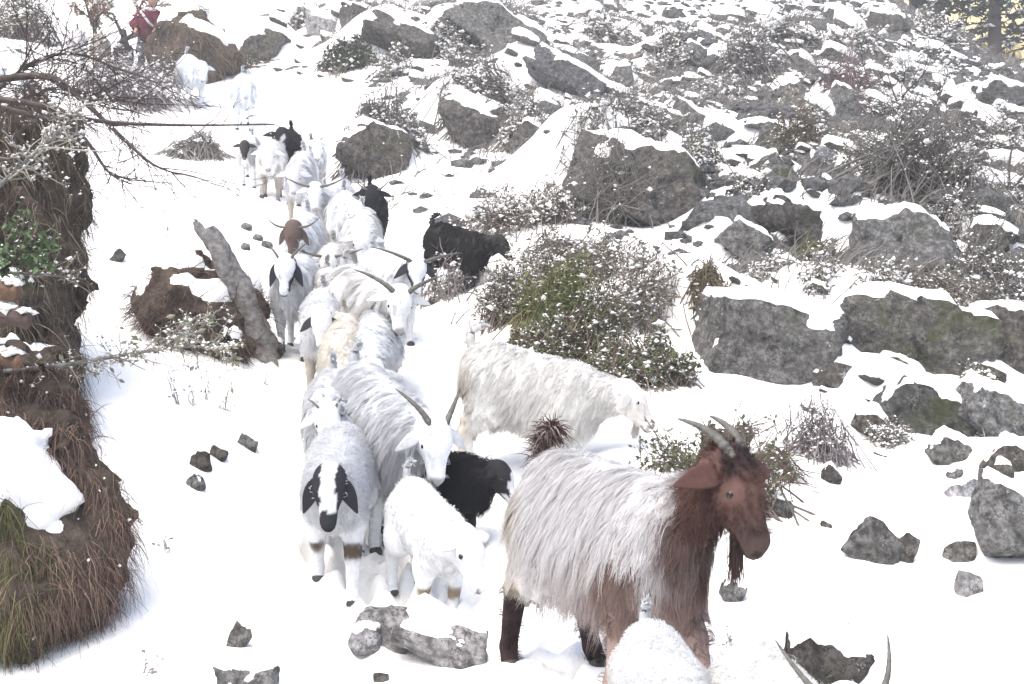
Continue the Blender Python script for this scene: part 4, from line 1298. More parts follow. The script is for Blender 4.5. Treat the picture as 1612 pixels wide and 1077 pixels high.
# ------------------------------------------------------------------ plants
SNOWC = (0.88, 0.88, 0.88)
def shrub(name, label, px, py, w, h, n=260, leaves=1500, snow=700, twig=(0.16, 0.13, 0.11), leafc=((0.07, 0.09, 0.04), (0.12, 0.13, 0.06)), leafsize=0.03,
          lean=(0, 0), rad=0.004, depth=0.7, arch=0.12, flat=0.0, group=None, category="bush", seed=1, d=None, snowsize=0.010, spread=0.55, up=1.0):
    global rng
    rng = np.random.default_rng(seed)
    g = hit(px, py) if d is None else P3(px, py, d)
    k = g[1] / FPX
    W, Hh = w * k / 2, h * k
    b0 = np.stack([rng.normal(size=n) * W * spread, rng.normal(size=n) * W * spread * depth, np.zeros(n)], -1)
    b0[:, 2] = zs(g[0] + b0[:, 0], g[1] + b0[:, 1]) - g[2] - 0.04
    th = rng.uniform(0, 2 * np.pi, n)
    rr = np.sqrt(rng.uniform(0, 0.85, n))
    end = np.stack([np.cos(th) * rr * W, np.sin(th) * rr * W * depth, Hh * up * np.sqrt(np.maximum(1 - rr ** 2 * (1 - flat), 0.02)) * rng.uniform(0.55, 1.05, n)], -1)
    end[:, 2] *= np.clip(1.0 + 0.75 * vnoise(np.stack([end[:, 0] / W * 2.6 + seed, end[:, 1] / W * 2.6, end[:, 0] * 0], -1), seed), 0.25, 1.5)
    end[:, :2] += np.array(lean)[None] * Hh
    end[:, 2] += zs(g[0] + end[:, 0], g[1] + end[:, 1]) - g[2]
    K = 6
    t = np.linspace(0, 1, K)[None, :, None]
    mid = (b0 + end) / 2 + np.array([0, 0, 1.0]) * (arch * Hh) + rng.normal(size=(n, 3)) * 0.08 * Hh
    paths = b0[:, None] * (1 - t) ** 2 + 2 * mid[:, None] * t * (1 - t) + end[:, None] * t ** 2 + rng.normal(size=(n, K, 3)) * 0.012 * t
    R = rad * rng.uniform(0.5, 1.5, n)[:, None] * np.linspace(1.3, 0.4, K)[None]
    tc = np.array(twig)[None] * rng.uniform(0.6, 1.5, (n, 1))
    snowsize = 1.6 * k
    root = empty(name, tuple(g))
    acc = Acc()
    acc.add(*tubes(paths, R, 4, tc))
    # side twigs
    m = n * 3
    i = rng.integers(0, n, m)
    kk = rng.integers(2, K - 1, m)
    s0 = paths[i, kk]
    dd = unit(unit(paths[i, kk + 1] - paths[i, kk]) + rng.normal(size=(m, 3)) * 0.7)
    ln = rng.uniform(0.08, 0.25, m) * max(Hh, W * 0.6)
    tt = np.linspace(0, 1, 3)[None, :, None]
    sp = s0[:, None] + dd[:, None] * tt * ln[:, None, None] + rng.normal(size=(m, 3, 3)) * 0.008 * tt
    acc.add(*tubes(sp, rad * 0.55 * np.array([1, 0.8, 0.4])[None] * np.ones((m, 1)), 3, tc[i]))
    link("twigs", acc.mesh("twigs", M["strand"]), root)["kind"] = "stuff"
    allp = np.concatenate([paths[:, 2:].reshape(-1, 3), sp[:, 1:].reshape(-1, 3)])
    if leaves:
        q = allp[rng.integers(0, len(allp), leaves)] + rng.normal(size=(leaves, 3)) * 0.015
        D = unit(rng.normal(size=(leaves, 3)) + np.array([0, 0, 0.2]))
        U = unit(np.cross(D, rand_unit(leaves)))
        c = np.array(leafc[0])[None] + (np.array(leafc[1]) - np.array(leafc[0]))[None] * rng.random((leaves, 1))
        L = leafsize * rng.uniform(0.6, 1.4, leaves)
        a2 = Acc()
        a2.add(*leaf_quads(q, D, U, L, L * 0.28, c))
        link("leaves", a2.mesh("leaves", M["leaf"], False), root)["kind"] = "stuff"
    if snow:
        q = allp[rng.integers(0, len(allp), snow)]
        S = snowsize * rng.lognormal(0, 0.5, (snow, 1)) * rng.uniform(0.7, 1.3, (snow, 3)) * np.array([1.2, 1.2, 0.7])
        a3 = Acc()
        a3.add(*lumps(q + np.array([0, 0, snowsize * 0.5]), S, SNOWC))
        link("snow_clumps", a3.mesh("snow_clumps", M["snow"]), root)["kind"] = "stuff"
    return tag(root, label, category, group)

def mound(name, label, blobs, comb=(0.2, -0.5, -1.0), strands=1500, slen=0.25, sw=0.006, cols=((0.10, 0.08, 0.06), (0.2, 0.16, 0.11)), vox=0.05, noise=0.10, soil="soil",
          cap=0.07, caplo=0.55, category="bank", group=None, seed=1, grassy=None, droop=0.25, strandtop=0.6, snowlumps=0, lift=0.15):
    """an earth mound or cut bank from merged lumps given as (photo x, photo y, depth, photo radius), hung with grass and roots, snow on top"""
    global rng
    rng = np.random.default_rng(seed)
    B = [(P3(x, y, d), r * d / FPX) for x, y, d, r in blobs]
    org = np.array([np.mean([b[0][0] for b in B]), np.mean([b[0][1] for b in B]), min(b[0][2] - b[1] for b in B)])
    rm = np.mean([b[1] for b in B])
    def sdf(P):
        dd = None
        for c, r in B:
            v = np.sqrt((((P - (c - org).astype(np.float32)) * np.array([1, 0.85, 1], np.float32)) ** 2).sum(1)) - r
            dd = v if dd is None else smin(dd, v, rm * 0.7)
        return dd + noise * rm * 2.0 * fbm(P / rm * 1.4 + seed, 4, seed)
    lo = np.min([c - org - r * 1.5 for c, r in B], axis=0)
    hi = np.max([c - org + r * 1.5 for c, r in B], axis=0)
    V, F = surface_nets(sdf, lo, hi, vox)
    V = relax(V, F, 1)
    NV = vert_normals(V, F)
    root = empty(name, tuple(org))
    link("earth", make_mesh("earth", V, [F], None, True, M[soil]), root)
    T = np.concatenate([F[:, [0, 1, 2]], F[:, [0, 2, 3]]])
    if cap > 0:
        CV, CF = cap_shape(V, T, cap, caplo, caplo + 0.3, seed)
        link("snow_cap", make_mesh("snow_cap", CV, [CF], None, True, M["snow"]), root)["kind"] = "stuff"
    if strands:
        w = np.where(NV[:, 2] < strandtop, 1.0, 0.02) * np.where(NV[:, 1] < 0.45, 1, 0.1)
        vi = rng.choice(len(V), strands, p=w / w.sum())
        P0 = V[vi] + rng.normal(size=(strands, 3)) * vox * 0.4
        N0 = NV[vi]
        K = 6
        L = slen * rng.lognormal(0, 0.35, strands)
        d = unit(np.array(comb)[None] * 0.6 + N0 * lift + rng.normal(size=(strands, 3)) * 0.35)
        path = np.zeros((strands, K, 3))
        cur = P0.copy()
        path[:, 0] = cur
        for k in range(1, K):
            cur = cur + d * (L / (K - 1))[:, None]
            path[:, k] = cur
            d = unit(d + np.array([0, 0, -droop]) + rng.normal(size=(strands, 3)) * 0.15)
        c = np.array(cols[0])[None] + (np.array(cols[1]) - np.array(cols[0]))[None] * rng.random((strands, 1)) ** 1.5
        if grassy is not None:
            gm = grassy(P0 + org, rng)
            c[gm] = np.array((0.10, 0.105, 0.045)) * rng.uniform(0.7, 1.7, (gm.sum(), 1))
        acc = Acc()
        acc.add(*ribbons(path, unit(N0 + rng.normal(size=N0.shape) * 0.3), sw * rng.uniform(0.5, 1.4, strands), c))
        link("hanging_grass", acc.mesh("hanging_grass", M["strand"]), root)["kind"] = "stuff"
    if snowlumps:
        vi = rng.integers(0, len(V), snowlumps)
        a3 = Acc()
        S = 0.006 * rng.lognormal(0, 0.4, (snowlumps, 1)) * np.ones((1, 3))
        a3.add(*lumps(V[vi] + NV[vi] * 0.03, S, SNOWC))
        link("snow_clumps", a3.mesh("snow_clumps", M["snow"]), root)["kind"] = "stuff"
    return tag(root, label, category, group)

def branch(name, label, ctrl, r0, r1, mat="bark_dark", sub=40, sublen=0.25, snow=120, category="branch", seed=1, group=None, leaves=0, leafc=(0.1, 0.12, 0.06), subr=None, fan=0.6, snowsize=0.010, curl=0.05, twigcol=(0.10, 0.08, 0.075)):
    """a main limb through control points (x, y, z) with forking side twigs"""
    global rng
    rng = np.random.default_rng(seed)
    ctrl = np.array(ctrl)
    org = ctrl[0].copy()
    p = curve_pts(ctrl - org, 24)
    rr = np.linspace(r0, r1, 24)
    o = link(name, None)
    root = empty(name, tuple(org)) if False else None
    bpy.data.objects.remove(o)
    root = empty(name, tuple(org))
    V, F, C = tubes(p[None], rr[None], 8)
    link("limb", make_mesh("limb", V, [F], None, True, M[mat]), root)
    pts = [p[4:]]
    if sub:
        i = rng.integers(3, 23, sub)
        d0 = unit(p[np.minimum(i + 1, 23)] - p[i - 1])
        d = unit(d0 * 0.7 + rng.normal(size=(sub, 3)) * fan)
        L = sublen * rng.uniform(0.4, 1.3, sub)
        t = np.linspace(0, 1, 6)[None, :, None]
        sp = p[i][:, None] + d[:, None] * t * L[:, None, None] + rng.normal(size=(sub, 1, 3)) * curl * t ** 2 + rng.normal(size=(sub, 6, 3)) * 0.006 * t
        sr = (subr or r1) * np.linspace(1, 0.4, 6)[None] * rng.uniform(0.6, 1.2, (sub, 1))
        acc = Acc()
        tc = np.array(twigcol)[None] * rng.uniform(0.7, 1.4, (sub, 1))
        acc.add(*tubes(sp, sr, 4, tc))
        m = sub * 3
        j, kk = rng.integers(0, sub, m), rng.integers(2, 6, m)
        d2 = unit(d[j] + rng.normal(size=(m, 3)) * 0.7)
        L2 = L[j] * rng.uniform(0.15, 0.5, m)
        t3 = np.linspace(0, 1, 4)[None, :, None]
        sp2 = sp[j, kk][:, None] + d2[:, None] * t3 * L2[:, None, None] + rng.normal(size=(m, 4, 3)) * 0.006 * t3
        acc.add(*tubes(sp2, (subr or r1) * 0.55 * np.linspace(1, 0.5, 4)[None] * np.ones((m, 1)), 3, tc[j]))
        link("twigs", acc.mesh("twigs", M["strand"]), root)["kind"] = "stuff"
        pts += [sp[:, 1:].reshape(-1, 3), sp2.reshape(-1, 3)]
    pts = np.concatenate(pts)
    snowsize = 0.0042
    if leaves:
        q = pts[rng.integers(0, len(pts), leaves)]
        D = unit(rng.normal(size=(leaves, 3)) + np.array([0, 0, -0.5]))
        U = unit(np.cross(D, rand_unit(leaves)))
        L = 0.03 * rng.uniform(0.6, 1.4, leaves)
        a2 = Acc()
        a2.add(*leaf_quads(q, D, U, L, L * 0.25, np.array(leafc)[None] * rng.uniform(0.6, 1.5, (leaves, 1))))
        link("leaves", a2.mesh("leaves", M["leaf"], False), root)["kind"] = "stuff"
    if snow:
        q = pts[rng.integers(0, len(pts), snow)]
        a3 = Acc()
        a3.add(*lumps(q + np.array([0, 0, 0.006]), snowsize * rng.lognormal(0, 0.4, (snow, 1)) * np.array([[1.3, 1.3, 0.8]]), SNOWC))
        link("snow_clumps", a3.mesh("snow_clumps", M["snow"]), root)["kind"] = "stuff"
    return tag(root, label, category, group)

def grow(p, d, L, r, depth, out, rnd, bend=0.25, up=0.15, ratio=0.72, kids=(2, 3)):
    """recursive limbs; out collects (path, radii, level)"""
    K = 5
    path = [p]
    dd = d
    for k in range(K - 1):
        dd = unit(dd + rnd.normal(size=3) * bend * 0.5 + np.array([0, 0, up * 0.3]))
        path.append(path[-1] + dd * L / (K - 1))
    out.append((np.array(path), np.linspace(r, r * 0.6, K), depth))
    if depth <= 0:
        return
    for i in range(rnd.integers(kids[0], kids[1] + 1)):
        j = rnd.integers(2, K)
        nd = unit(dd + rnd.normal(size=3) * 0.6)
        grow(path[j], nd, L * ratio * rnd.uniform(0.75, 1.15), r * 0.58, depth - 1, out, rnd, bend, up, ratio, kids)

def sapling(label, px, py, h, seed, levels=4, lean=(0, 0), r=0.022, snow=500, leaves=0, leafc=((0.2, 0.1, 0.05), (0.3, 0.2, 0.12)), name="sapling", category="tree", group=None, d=None, twigc=(0.085, 0.078, 0.075)):
    global rng
    rng = np.random.default_rng(seed)
    g = hit(px, py) if d is None else P3(px, py, d)
    Hm = h * g[1] / FPX
    out = []
    grow(np.array([0, 0, -0.08]), unit(np.array([lean[0], lean[1], 1.0])), Hm * 0.42, r, levels, out, rng, 0.22, 0.3, 0.72, (2, 3))
    root = empty(name, tuple(g))
    V, F, C = tubes(out[0][0][None], out[0][1][None], 8)
    link("trunk", make_mesh("trunk", V, [F], None, True, M["bark_dark"]), root)
    paths, radii = np.array([o[0] for o in out[1:]]), np.array([o[1] for o in out[1:]])
    radii = np.maximum(radii, 0.0035)
    acc = Acc()
    acc.add(*tubes(paths, radii, 4, np.array(twigc)[None] * rng.uniform(0.7, 1.3, (len(paths), 1))))
    link("crown", acc.mesh("crown", M["strand"]), root)["kind"] = "stuff"
    pts = paths[:, 1:].reshape(-1, 3)
    if leaves:
        q = pts[rng.integers(0, len(pts), leaves)] + rng.normal(size=(leaves, 3)) * 0.02
        D = unit(rng.normal(size=(leaves, 3)) + np.array([0, 0, -0.4]))
        U = unit(np.cross(D, rand_unit(leaves)))
        L = 0.07 * rng.uniform(0.6, 1.4, leaves)
        c = np.array(leafc[0])[None] + (np.array(leafc[1]) - np.array(leafc[0]))[None] * rng.random((leaves, 1))
        a2 = Acc()
        a2.add(*leaf_quads(q, D, U, L, L * 0.3, c))
        link("leaves", a2.mesh("leaves", M["leaf"], False), root)["kind"] = "stuff"
    if snow:
        q = pts[rng.integers(0, len(pts), snow)]
        a3 = Acc()
        a3.add(*lumps(q + np.array([0, 0, 0.012]), 1.5 * g[1] / FPX * rng.lognormal(0, 0.45, (snow, 1)) * np.array([[1.3, 1.3, 0.7]]), SNOWC))
        link("snow_clumps", a3.mesh("snow_clumps", M["snow"]), root)["kind"] = "stuff"
    return tag(root, label, category, group)

def build_plants():
    GREEN = ((0.055, 0.07, 0.035), (0.13, 0.15, 0.06))
    GREY = ((0.12, 0.115, 0.08), (0.21, 0.20, 0.155))
    # the green bush in the middle, several plants grown together
    YG = ((0.09, 0.10, 0.035), (0.22, 0.22, 0.09))
    shrub("evergreen_bush", "dark green middle of the bush above the white long-haired goat", 905, 575, 190, 115, 300, 2000, 1100, twig=(0.2, 0.165, 0.13), leafc=GREEN, seed=3, leafsize=0.038, depth=0.6, flat=0.3)
    shrub("evergreen_bush", "yellow-green leafy plant in the heart of the bush above the white long-haired goat", 870, 505, 130, 95, 260, 1300, 300, twig=(0.17, 0.17, 0.08), leafc=YG, seed=105, leafsize=0.042, depth=0.6, flat=0.2)
    shrub("evergreen_bush", "snowy grey-green plant at the upper right of the bush above the white long-haired goat", 985, 500, 180, 85, 300, 1100, 1500, twig=(0.24, 0.21, 0.18), leafc=GREY, seed=106, leafsize=0.036, depth=0.6, flat=0.3)
    shrub("evergreen_bush", "lower right lobe of the bush above the white long-haired goat", 990, 606, 150, 70, 240, 1200, 800, twig=(0.22, 0.18, 0.15), leafc=GREEN, seed=107, leafsize=0.036, depth=0.6, flat=0.3)
    shrub("evergreen_bush", "smaller olive bush at the right foot of the evergreen bush", 1050, 600, 100, 70, 160, 1300, 900, leafc=GREEN, seed=103, leafsize=0.036, flat=0.5)
    shrub("evergreen_bush", "small snowy bush at the left shoulder of the evergreen bush", 800, 505, 120, 80, 200, 1500, 1500, leafc=GREY, seed=104, leafsize=0.034, flat=0.5)
    shrub("low_bush", "snow-flecked grey bush growing above the evergreen bush", 900, 440, 230, 70, 260, 2200, 1500, leafc=GREY, seed=4, leafsize=0.034, flat=0.4)
    shrub("grass_tuft", "tuft of long green grass hanging in the evergreen bush", 885, 535, 110, 95, 700, 0, 60, twig=(0.13, 0.155, 0.055), seed=5, rad=0.003, arch=0.35, lean=(0.1, -0.5))
    shrub("grass_tuft", "brown grass tuft at the left foot of the evergreen bush", 822, 560, 60, 55, 300, 0, 80, twig=(0.2, 0.16, 0.09), seed=6, rad=0.003, arch=0.35, lean=(0.0, -0.4))
    shrub("low_bush", "leafy low bush behind the leading goat's head", 1130, 792, 290, 120, 260, 2200, 1000, leafc=((0.07, 0.085, 0.04), (0.15, 0.17, 0.08)), seed=7, leafsize=0.028, flat=0.4, depth=0.45)
    mound("bush_mound", "dark brown twig mound in the low bush behind the leading goat's horns", [(1150, 700, 7.1, 44), (1200, 730, 7.0, 40), (1235, 770, 6.9, 26)], strands=900, slen=0.2, cols=((0.06, 0.05, 0.045), (0.17, 0.13, 0.11)), vox=0.04, cap=0.05, category="bank", seed=8, droop=0.1, comb=(0.6, -0.3, -0.6))
    shrub("twig_clump", "bare snow-dusted twigs right of the low bush", 1290, 720, 130, 70, 160, 0, 350, twig=(0.2, 0.18, 0.18), seed=9, flat=0.3)
    shrub("low_bush", "small grey-green bush right of the lone black goat", 800, 362, 160, 56, 200, 1100, 900, leafc=GREY, seed=10, flat=0.4)
    shrub("twig_clump", "bare twigs in the snow below the lone black goat", 700, 470, 100, 80, 90, 0, 260, twig=(0.24, 0.21, 0.2), seed=11, lean=(0.1, 0), spread=0.5)
    shrub("twig_clump", "rusty dry-leaved stems against the lone black goat", 745, 440, 60, 60, 50, 240, 120, leafc=((0.25, 0.13, 0.08), (0.4, 0.25, 0.18)), seed=12)
    shrub("dry_bush", "fan of dry grass stems hanging before the large dark boulder", 955, 350, 150, 130, 420, 0, 160, twig=(0.24, 0.225, 0.205), seed=13, lean=(0.15, -0.3), rad=0.005, spread=0.5)
    shrub("low_bush", "frosted grey bush left of the fan of dry grass stems", 865, 350, 90, 62, 200, 600, 700, leafc=GREY, seed=14, flat=0.4)
    shrub("low_bush", "brush growing on the dark outcrop above the lone black goat", 760, 215, 170, 90, 300, 900, 900, leafc=GREY, twig=(0.15, 0.14, 0.13), seed=15, leafsize=0.045, rad=0.006, snowsize=0.0150)
    shrub("low_bush", "brush on the dark stone above the column's right side", 588, 268, 120, 90, 240, 500, 600, leafc=GREY, twig=(0.15, 0.14, 0.13), seed=16, leafsize=0.04, rad=0.006, snowsize=0.0132)
    shrub("low_bush", "dark green juniper patch beside the pale flat rock near the top", 543, 108, 90, 44, 200, 2600, 300, leafc=((0.035, 0.055, 0.035), (0.08, 0.105, 0.06)), seed=17, leafsize=0.07, rad=0.008, snowsize=0.0180)
    shrub("grass_clump", "olive-brown grass clump right of the green bush, above the speckled boulder", 1112, 456, 62, 70, 500, 0, 120, twig=(0.17, 0.145, 0.10), seed=18, rad=0.005, arch=0.35, lean=(0.1, -0.3))
    shrub("grass_clump", "mossy grass clump on the edge of the dark wedge rock", 1285, 410, 70, 34, 360, 0, 60, twig=(0.12, 0.125, 0.06), seed=19, rad=0.005, arch=0.3)
    # bare saplings and brush on the right slope
    sapling("bare sapling with many forks, left of the pair on the right slope", 1412, 235, 205, 21, 5, (-0.1, 0), 0.03)
    sapling("bare dark sapling, right of the pair on the right slope", 1490, 255, 235, 22, 5, (0.05, 0), 0.036)
    sapling("small bare sapling at the right frame edge above the dark boulder", 1590, 330, 190, 23, 4, (0.1, 0), 0.03)
    sapling("thin bare shrub standing high near the top edge", 1205, 80, 90, 24, 4, (0.1, 0), 0.03)
    shrub("dry_bush", "large tangle of grey twigs around the feet of the bare saplings", 1450, 318, 260, 120, 420, 900, 900, twig=(0.17, 0.16, 0.15), leafc=GREY, seed=25, rad=0.007, snowsize=0.0168, leafsize=0.05, flat=0.4)
    shrub("dry_bush", "reddish bare bush left of the bare saplings", 1340, 175, 110, 80, 300, 0, 300, twig=(0.2, 0.15, 0.15), seed=26, rad=0.007, snowsize=0.0180)
    shrub("dry_bush", "grey twig bush on the slope below the conifers", 1560, 250, 140, 70, 260, 500, 600, twig=(0.17, 0.16, 0.15), leafc=GREY, seed=27, rad=0.008, snowsize=0.0210, leafsize=0.06, flat=0.4)
    shrub("dry_bush", "grey twig bush right of the grey block high on the slope", 1180, 110, 120, 60, 260, 400, 500, twig=(0.16, 0.15, 0.14), leafc=GREY, seed=28, rad=0.009, snowsize=0.0240, leafsize=0.07, flat=0.4)
    shrub("dry_bush", "grey brush between the big blocky boulder and the right edge", 1560, 470, 150, 80, 300, 700, 800, twig=(0.17, 0.16, 0.15), leafc=GREY, seed=29, rad=0.005, snowsize=0.02, flat=0.4)
    shrub("dry_bush", "brown brush hanging over the big mossy boulder", 1490, 480, 160, 50, 260, 300, 400, twig=(0.17, 0.15, 0.13), leafc=GREY, seed=30, rad=0.004)
    shrub("low_bush", "olive bush over the rusty hollow below the bare bush", 1245, 245, 120, 66, 240, 1600, 350, leafc=((0.09, 0.085, 0.05), (0.17, 0.155, 0.09)), seed=31, leafsize=0.05, rad=0.006)
    for i, (x, y, w, h) in enumerate(((1010, 205, 120, 40), (1100, 250, 90, 40), (930, 240, 110, 40), (820, 215, 90, 36), (1330, 270, 110, 50), (1180, 345, 90, 36), (700, 70, 90, 36), (960, 70, 110, 36),
                                       (1060, 105, 100, 36), (1250, 65, 110, 40), (1345, 85, 110, 40), (1480, 60, 90, 40), (1400, 190, 110, 50), (1130, 150, 90, 36), (640, 215, 80, 40), (620, 120, 80, 34), (1290, 220, 80, 40), (1580, 330, 80, 50), (480, 40, 80, 30), (1500, 400, 90, 40), (1350, 530, 90, 44), (1540, 640, 90, 40), (1395, 700, 80, 34), (1600, 560, 70, 50), (1475, 575, 80, 40), (1290, 440, 80, 36), (1200, 440, 70, 30), (1410, 450, 90, 34))):
        shrub("brush_tuft", where(x, y - h / 2, "grey brush tuft"), x, y, w, h, 110, 200, 560, twig=(0.18, 0.17, 0.16), leafc=GREY, seed=200 + i, rad=0.00045 * float(hit(x, y)[1]), leafsize=0.0035 * float(hit(x, y)[1]), flat=0.4, group="brush tufts of the upper slope")
    # left side: cut banks, stump, mound and branches
    olive = lambda P, r: (P[:, 0] < -1.72 + r.normal(size=len(P)) * 0.08) & (P[:, 2] < 0.75)
    mound("earth_bank", "tall cut bank of dark earth and hanging brown grass at the left edge",
          [(0, 240, 7.0, 100), (55, 235, 7.05, 62), (-20, 360, 6.9, 115), (42, 330, 6.95, 64), (15, 470, 6.8, 80), (48, 410, 6.85, 56), (62, 500, 6.8, 48), (-40, 300, 7.2, 150), (50, 545, 6.7, 56), (0, 560, 6.6, 80), (90, 560, 6.8, 34), (-80, 480, 6.8, 130), (40, 610, 6.2, 60), (-30, 650, 5.8, 80)],
          strands=15000, slen=0.16, sw=0.0038, cols=((0.06, 0.05, 0.042), (0.30, 0.245, 0.18)), vox=0.035, noise=0.19, cap=0.06, caplo=0.62, seed=41, droop=0.3)
    mound("earth_bank", "lower cut bank with reddish roots and olive grass at the left edge",
          [(20, 640, 4.95, 70), (70, 680, 4.9, 62), (125, 760, 4.8, 45), (150, 830, 4.75, 42), (120, 900, 4.7, 60), (85, 960, 4.65, 62), (30, 900, 4.55, 95), (20, 990, 4.5, 45), (-60, 800, 4.7, 140), (60, 800, 5.0, 80)],
          strands=16000, slen=0.12, sw=0.0026, cols=((0.07, 0.048, 0.04), (0.31, 0.21, 0.165)), vox=0.026, noise=0.19, cap=0.03, caplo=0.8, seed=42, grassy=olive, droop=0.3, snowlumps=150)
    m = mound("snow_drift", "rounded white snow drift lying on the lower cut bank", [(15, 725, 4.62, 62), (55, 765, 4.6, 50), (75, 800, 4.6, 36), (60, 835, 4.56, 26), (-40, 760, 4.55, 95), (25, 800, 4.6, 50)], strands=0, vox=0.025, noise=0.13, soil="snow", cap=0, category="snow drift", seed=43)
    mound("root_mound", "dark mound of tangled brown roots left of the leaning stump",
          [(275, 485, 9.1, 50), (330, 500, 9.1, 56), (365, 540, 9.0, 38), (310, 450, 9.2, 40), (365, 490, 9.3, 50), (250, 465, 9.2, 30)],
          strands=2600, slen=0.15, sw=0.005, cols=((0.055, 0.04, 0.035), (0.2, 0.135, 0.115)), vox=0.045, noise=0.22, cap=0.07, caplo=0.55, seed=44, droop=0.05, comb=(0.1, -0.3, -0.4), lift=0.25)
    # leaning dead trunk
    global rng
    rng = np.random.default_rng(45)
    ds = float(hit(404, 560)[1]) + 0.05
    P = [P3(414, 592, ds), P3(396, 520, ds), P3(374, 450, ds - 0.03), P3(350, 405, ds - 0.06), P3(328, 358, ds - 0.1)]
    org = P[0].copy()
    pth = curve_pts([p - org for p in P], 28)
    rad = np.interp(np.linspace(0, 1, 28), [0, 0.12, 0.5, 0.85, 1], [0.16, 0.125, 0.08, 0.066, 0.045])
    V, F, _ = tubes(pth[None], rad[None], 26)
    n = fbm(V * np.array([11, 11, 3.0]), 4, 61)
    ctr = np.repeat(pth, 26, axis=0)
    V = ctr + (V - ctr) * (1 + 0.34 * n)[:, None]
    root = empty("tree_stump", tuple(org))
    link("trunk", make_mesh("trunk", V, [F], None, True, M["bark"]), root)
    V2, F2, _ = tubes(curve_pts([pth[-6], pth[-2] + np.array([-0.055, 0, -0.01]), pth[-1] + np.array([-0.085, 0, 0.03]), pth[-1] + np.array([-0.075, 0, 0.06])], 9)[None], np.linspace(0.055, 0.012, 9)[None], 11)
    link("snag", make_mesh("snag", V2 + 0.02 * np.stack([vnoise(V2 * 22, 3), vnoise(V2 * 22, 6), vnoise(V2 * 22, 9)], -1), [F2], None, True, M["bark"]), root)
    tag(root, "leaning grey dead tree stump with rough bark left of the herd", "stump")
    rock(432, 534, 560, 34, "rock_dark", 0, 0.02, "dark stone at the foot of the leaning stump", sub=3, now=True)
    # bare branches reaching in from the left edge
    def b(name, label, pts, *a, **k):
        branch(name, label, [P3(*p) for p in pts], *a, **k)
    b("bare_branch", "long thin branch reaching straight right from the upper left bank", [(-60, 150, 5.2), (60, 165, 5.2), (150, 190, 5.2), (280, 197, 5.2), (432, 196, 5.2)], 0.016, 0.0025, sub=26, sublen=0.22, snow=60, seed=51)
    b("bare_branch", "forked dark branch drooping right toward the snow, below the long thin branch", [(-40, 130, 5.4), (70, 120, 5.4), (120, 150, 5.4), (180, 205, 5.4), (235, 255, 5.4), (280, 275, 5.4)], 0.018, 0.0028, sub=40, sublen=0.3, snow=100, seed=52)
    b("bare_branch", "dark branch ending over the white snow left of the path", [(-40, 160, 5.6), (80, 190, 5.6), (130, 215, 5.6), (170, 270, 5.6), (205, 290, 5.6)], 0.015, 0.0028, sub=34, sublen=0.26, snow=100, seed=53)
    b("bare_branch", "tangled twiggy branch in the upper left corner", [(-80, 200, 5.8), (10, 130, 5.8), (60, 95, 5.8), (120, 85, 5.8), (190, 110, 5.8)], 0.016, 0.003, sub=90, sublen=0.4, snow=300, snowsize=0.007, seed=54, fan=0.9)
    b("bare_branch", "second tangled branch below the upper left corner, thick with snow", [(-80, 220, 6.0), (10, 170, 6.0), (80, 140, 6.0), (150, 150, 6.0), (230, 165, 6.0)], 0.014, 0.003, sub=90, sublen=0.38, snow=300, snowsize=0.007, seed=55, fan=0.9)
    b("frosted_twig", "frosted pale twig rising diagonally in front of the upper bank", [(-10, 300, 4.6), (30, 265, 4.6), (80, 218, 4.6), (128, 172, 4.6)], 0.010, 0.004, sub=60, sublen=0.09, snow=380, seed=56, twigcol=(0.4, 0.38, 0.33), mat="bark", snowsize=0.007)
    b("frosted_twig", "long frosted twig lying across the snow between the two banks", [(-40, 590, 4.9), (100, 575, 4.9), (200, 558, 4.95), (290, 546, 5.0), (365, 553, 5.0)], 0.011, 0.003, sub=80, sublen=0.10, snow=420, seed=57, twigcol=(0.34, 0.31, 0.26), mat="bark", snowsize=0.007, leaves=160, leafc=(0.22, 0.22, 0.15))
    b("frosted_twig", "frosted twig standing before the root mound", [(250, 540, 5.6), (285, 522, 5.6), (330, 502, 5.6)], 0.006, 0.003, sub=40, sublen=0.08, snow=160, seed=58, twigcol=(0.34, 0.33, 0.28), mat="bark", snowsize=0.007, leaves=60, leafc=(0.22, 0.24, 0.16))
    b("frosted_twig", "green-needled twig tip at the left edge above the broken logs", [(-30, 440, 4.7), (10, 420, 4.7), (50, 385, 4.7)], 0.006, 0.003, sub=40, sublen=0.12, snow=120, seed=59, leaves=500, leafc=(0.10, 0.16, 0.07), snowsize=0.007)
    b("frosted_twig", "thin horizontal twig crossing the upper bank", [(-20, 428, 4.8), (60, 432, 4.8), (105, 436, 4.8)], 0.006, 0.003, sub=20, sublen=0.1, snow=60, seed=60, twigcol=(0.3, 0.27, 0.22), mat="bark", snowsize=0.006)
    # grassy clumps half hidden by the branches
    shrub("grass_clump", "grey dry-grass clump on the upper left snow", 310, 246, 100, 36, 380, 0, 200, twig=(0.26, 0.245, 0.225), seed=61, rad=0.008, arch=0.35)
    mound("earth_bank", "brown earth bank hung with roots behind the herder", [(300, 70, 25.2, 44), (330, 95, 25.0, 40), (345, 120, 24.8, 22), (285, 90, 25.4, 40)], strands=1800, slen=0.3, sw=0.012, cols=((0.09, 0.075, 0.055), (0.24, 0.19, 0.14)), vox=0.10, noise=0.24, cap=0.16, seed=62, lift=0.3, comb=(0.5, -0.4, -0.8))
    shrub("low_bush", "dark evergreen brush on top of the root-hung bank", 330, 50, 150, 50, 220, 2000, 700, leafc=((0.04, 0.055, 0.035), (0.1, 0.115, 0.07)), seed=63, leafsize=0.08, rad=0.01, snowsize=0.0300, d=25.6)
    sapling("sapling with brown dry leaves left of the herder, behind the tan goat", 152, 100, 140, 64, 4, (0, 0), 0.07, 500, 900)
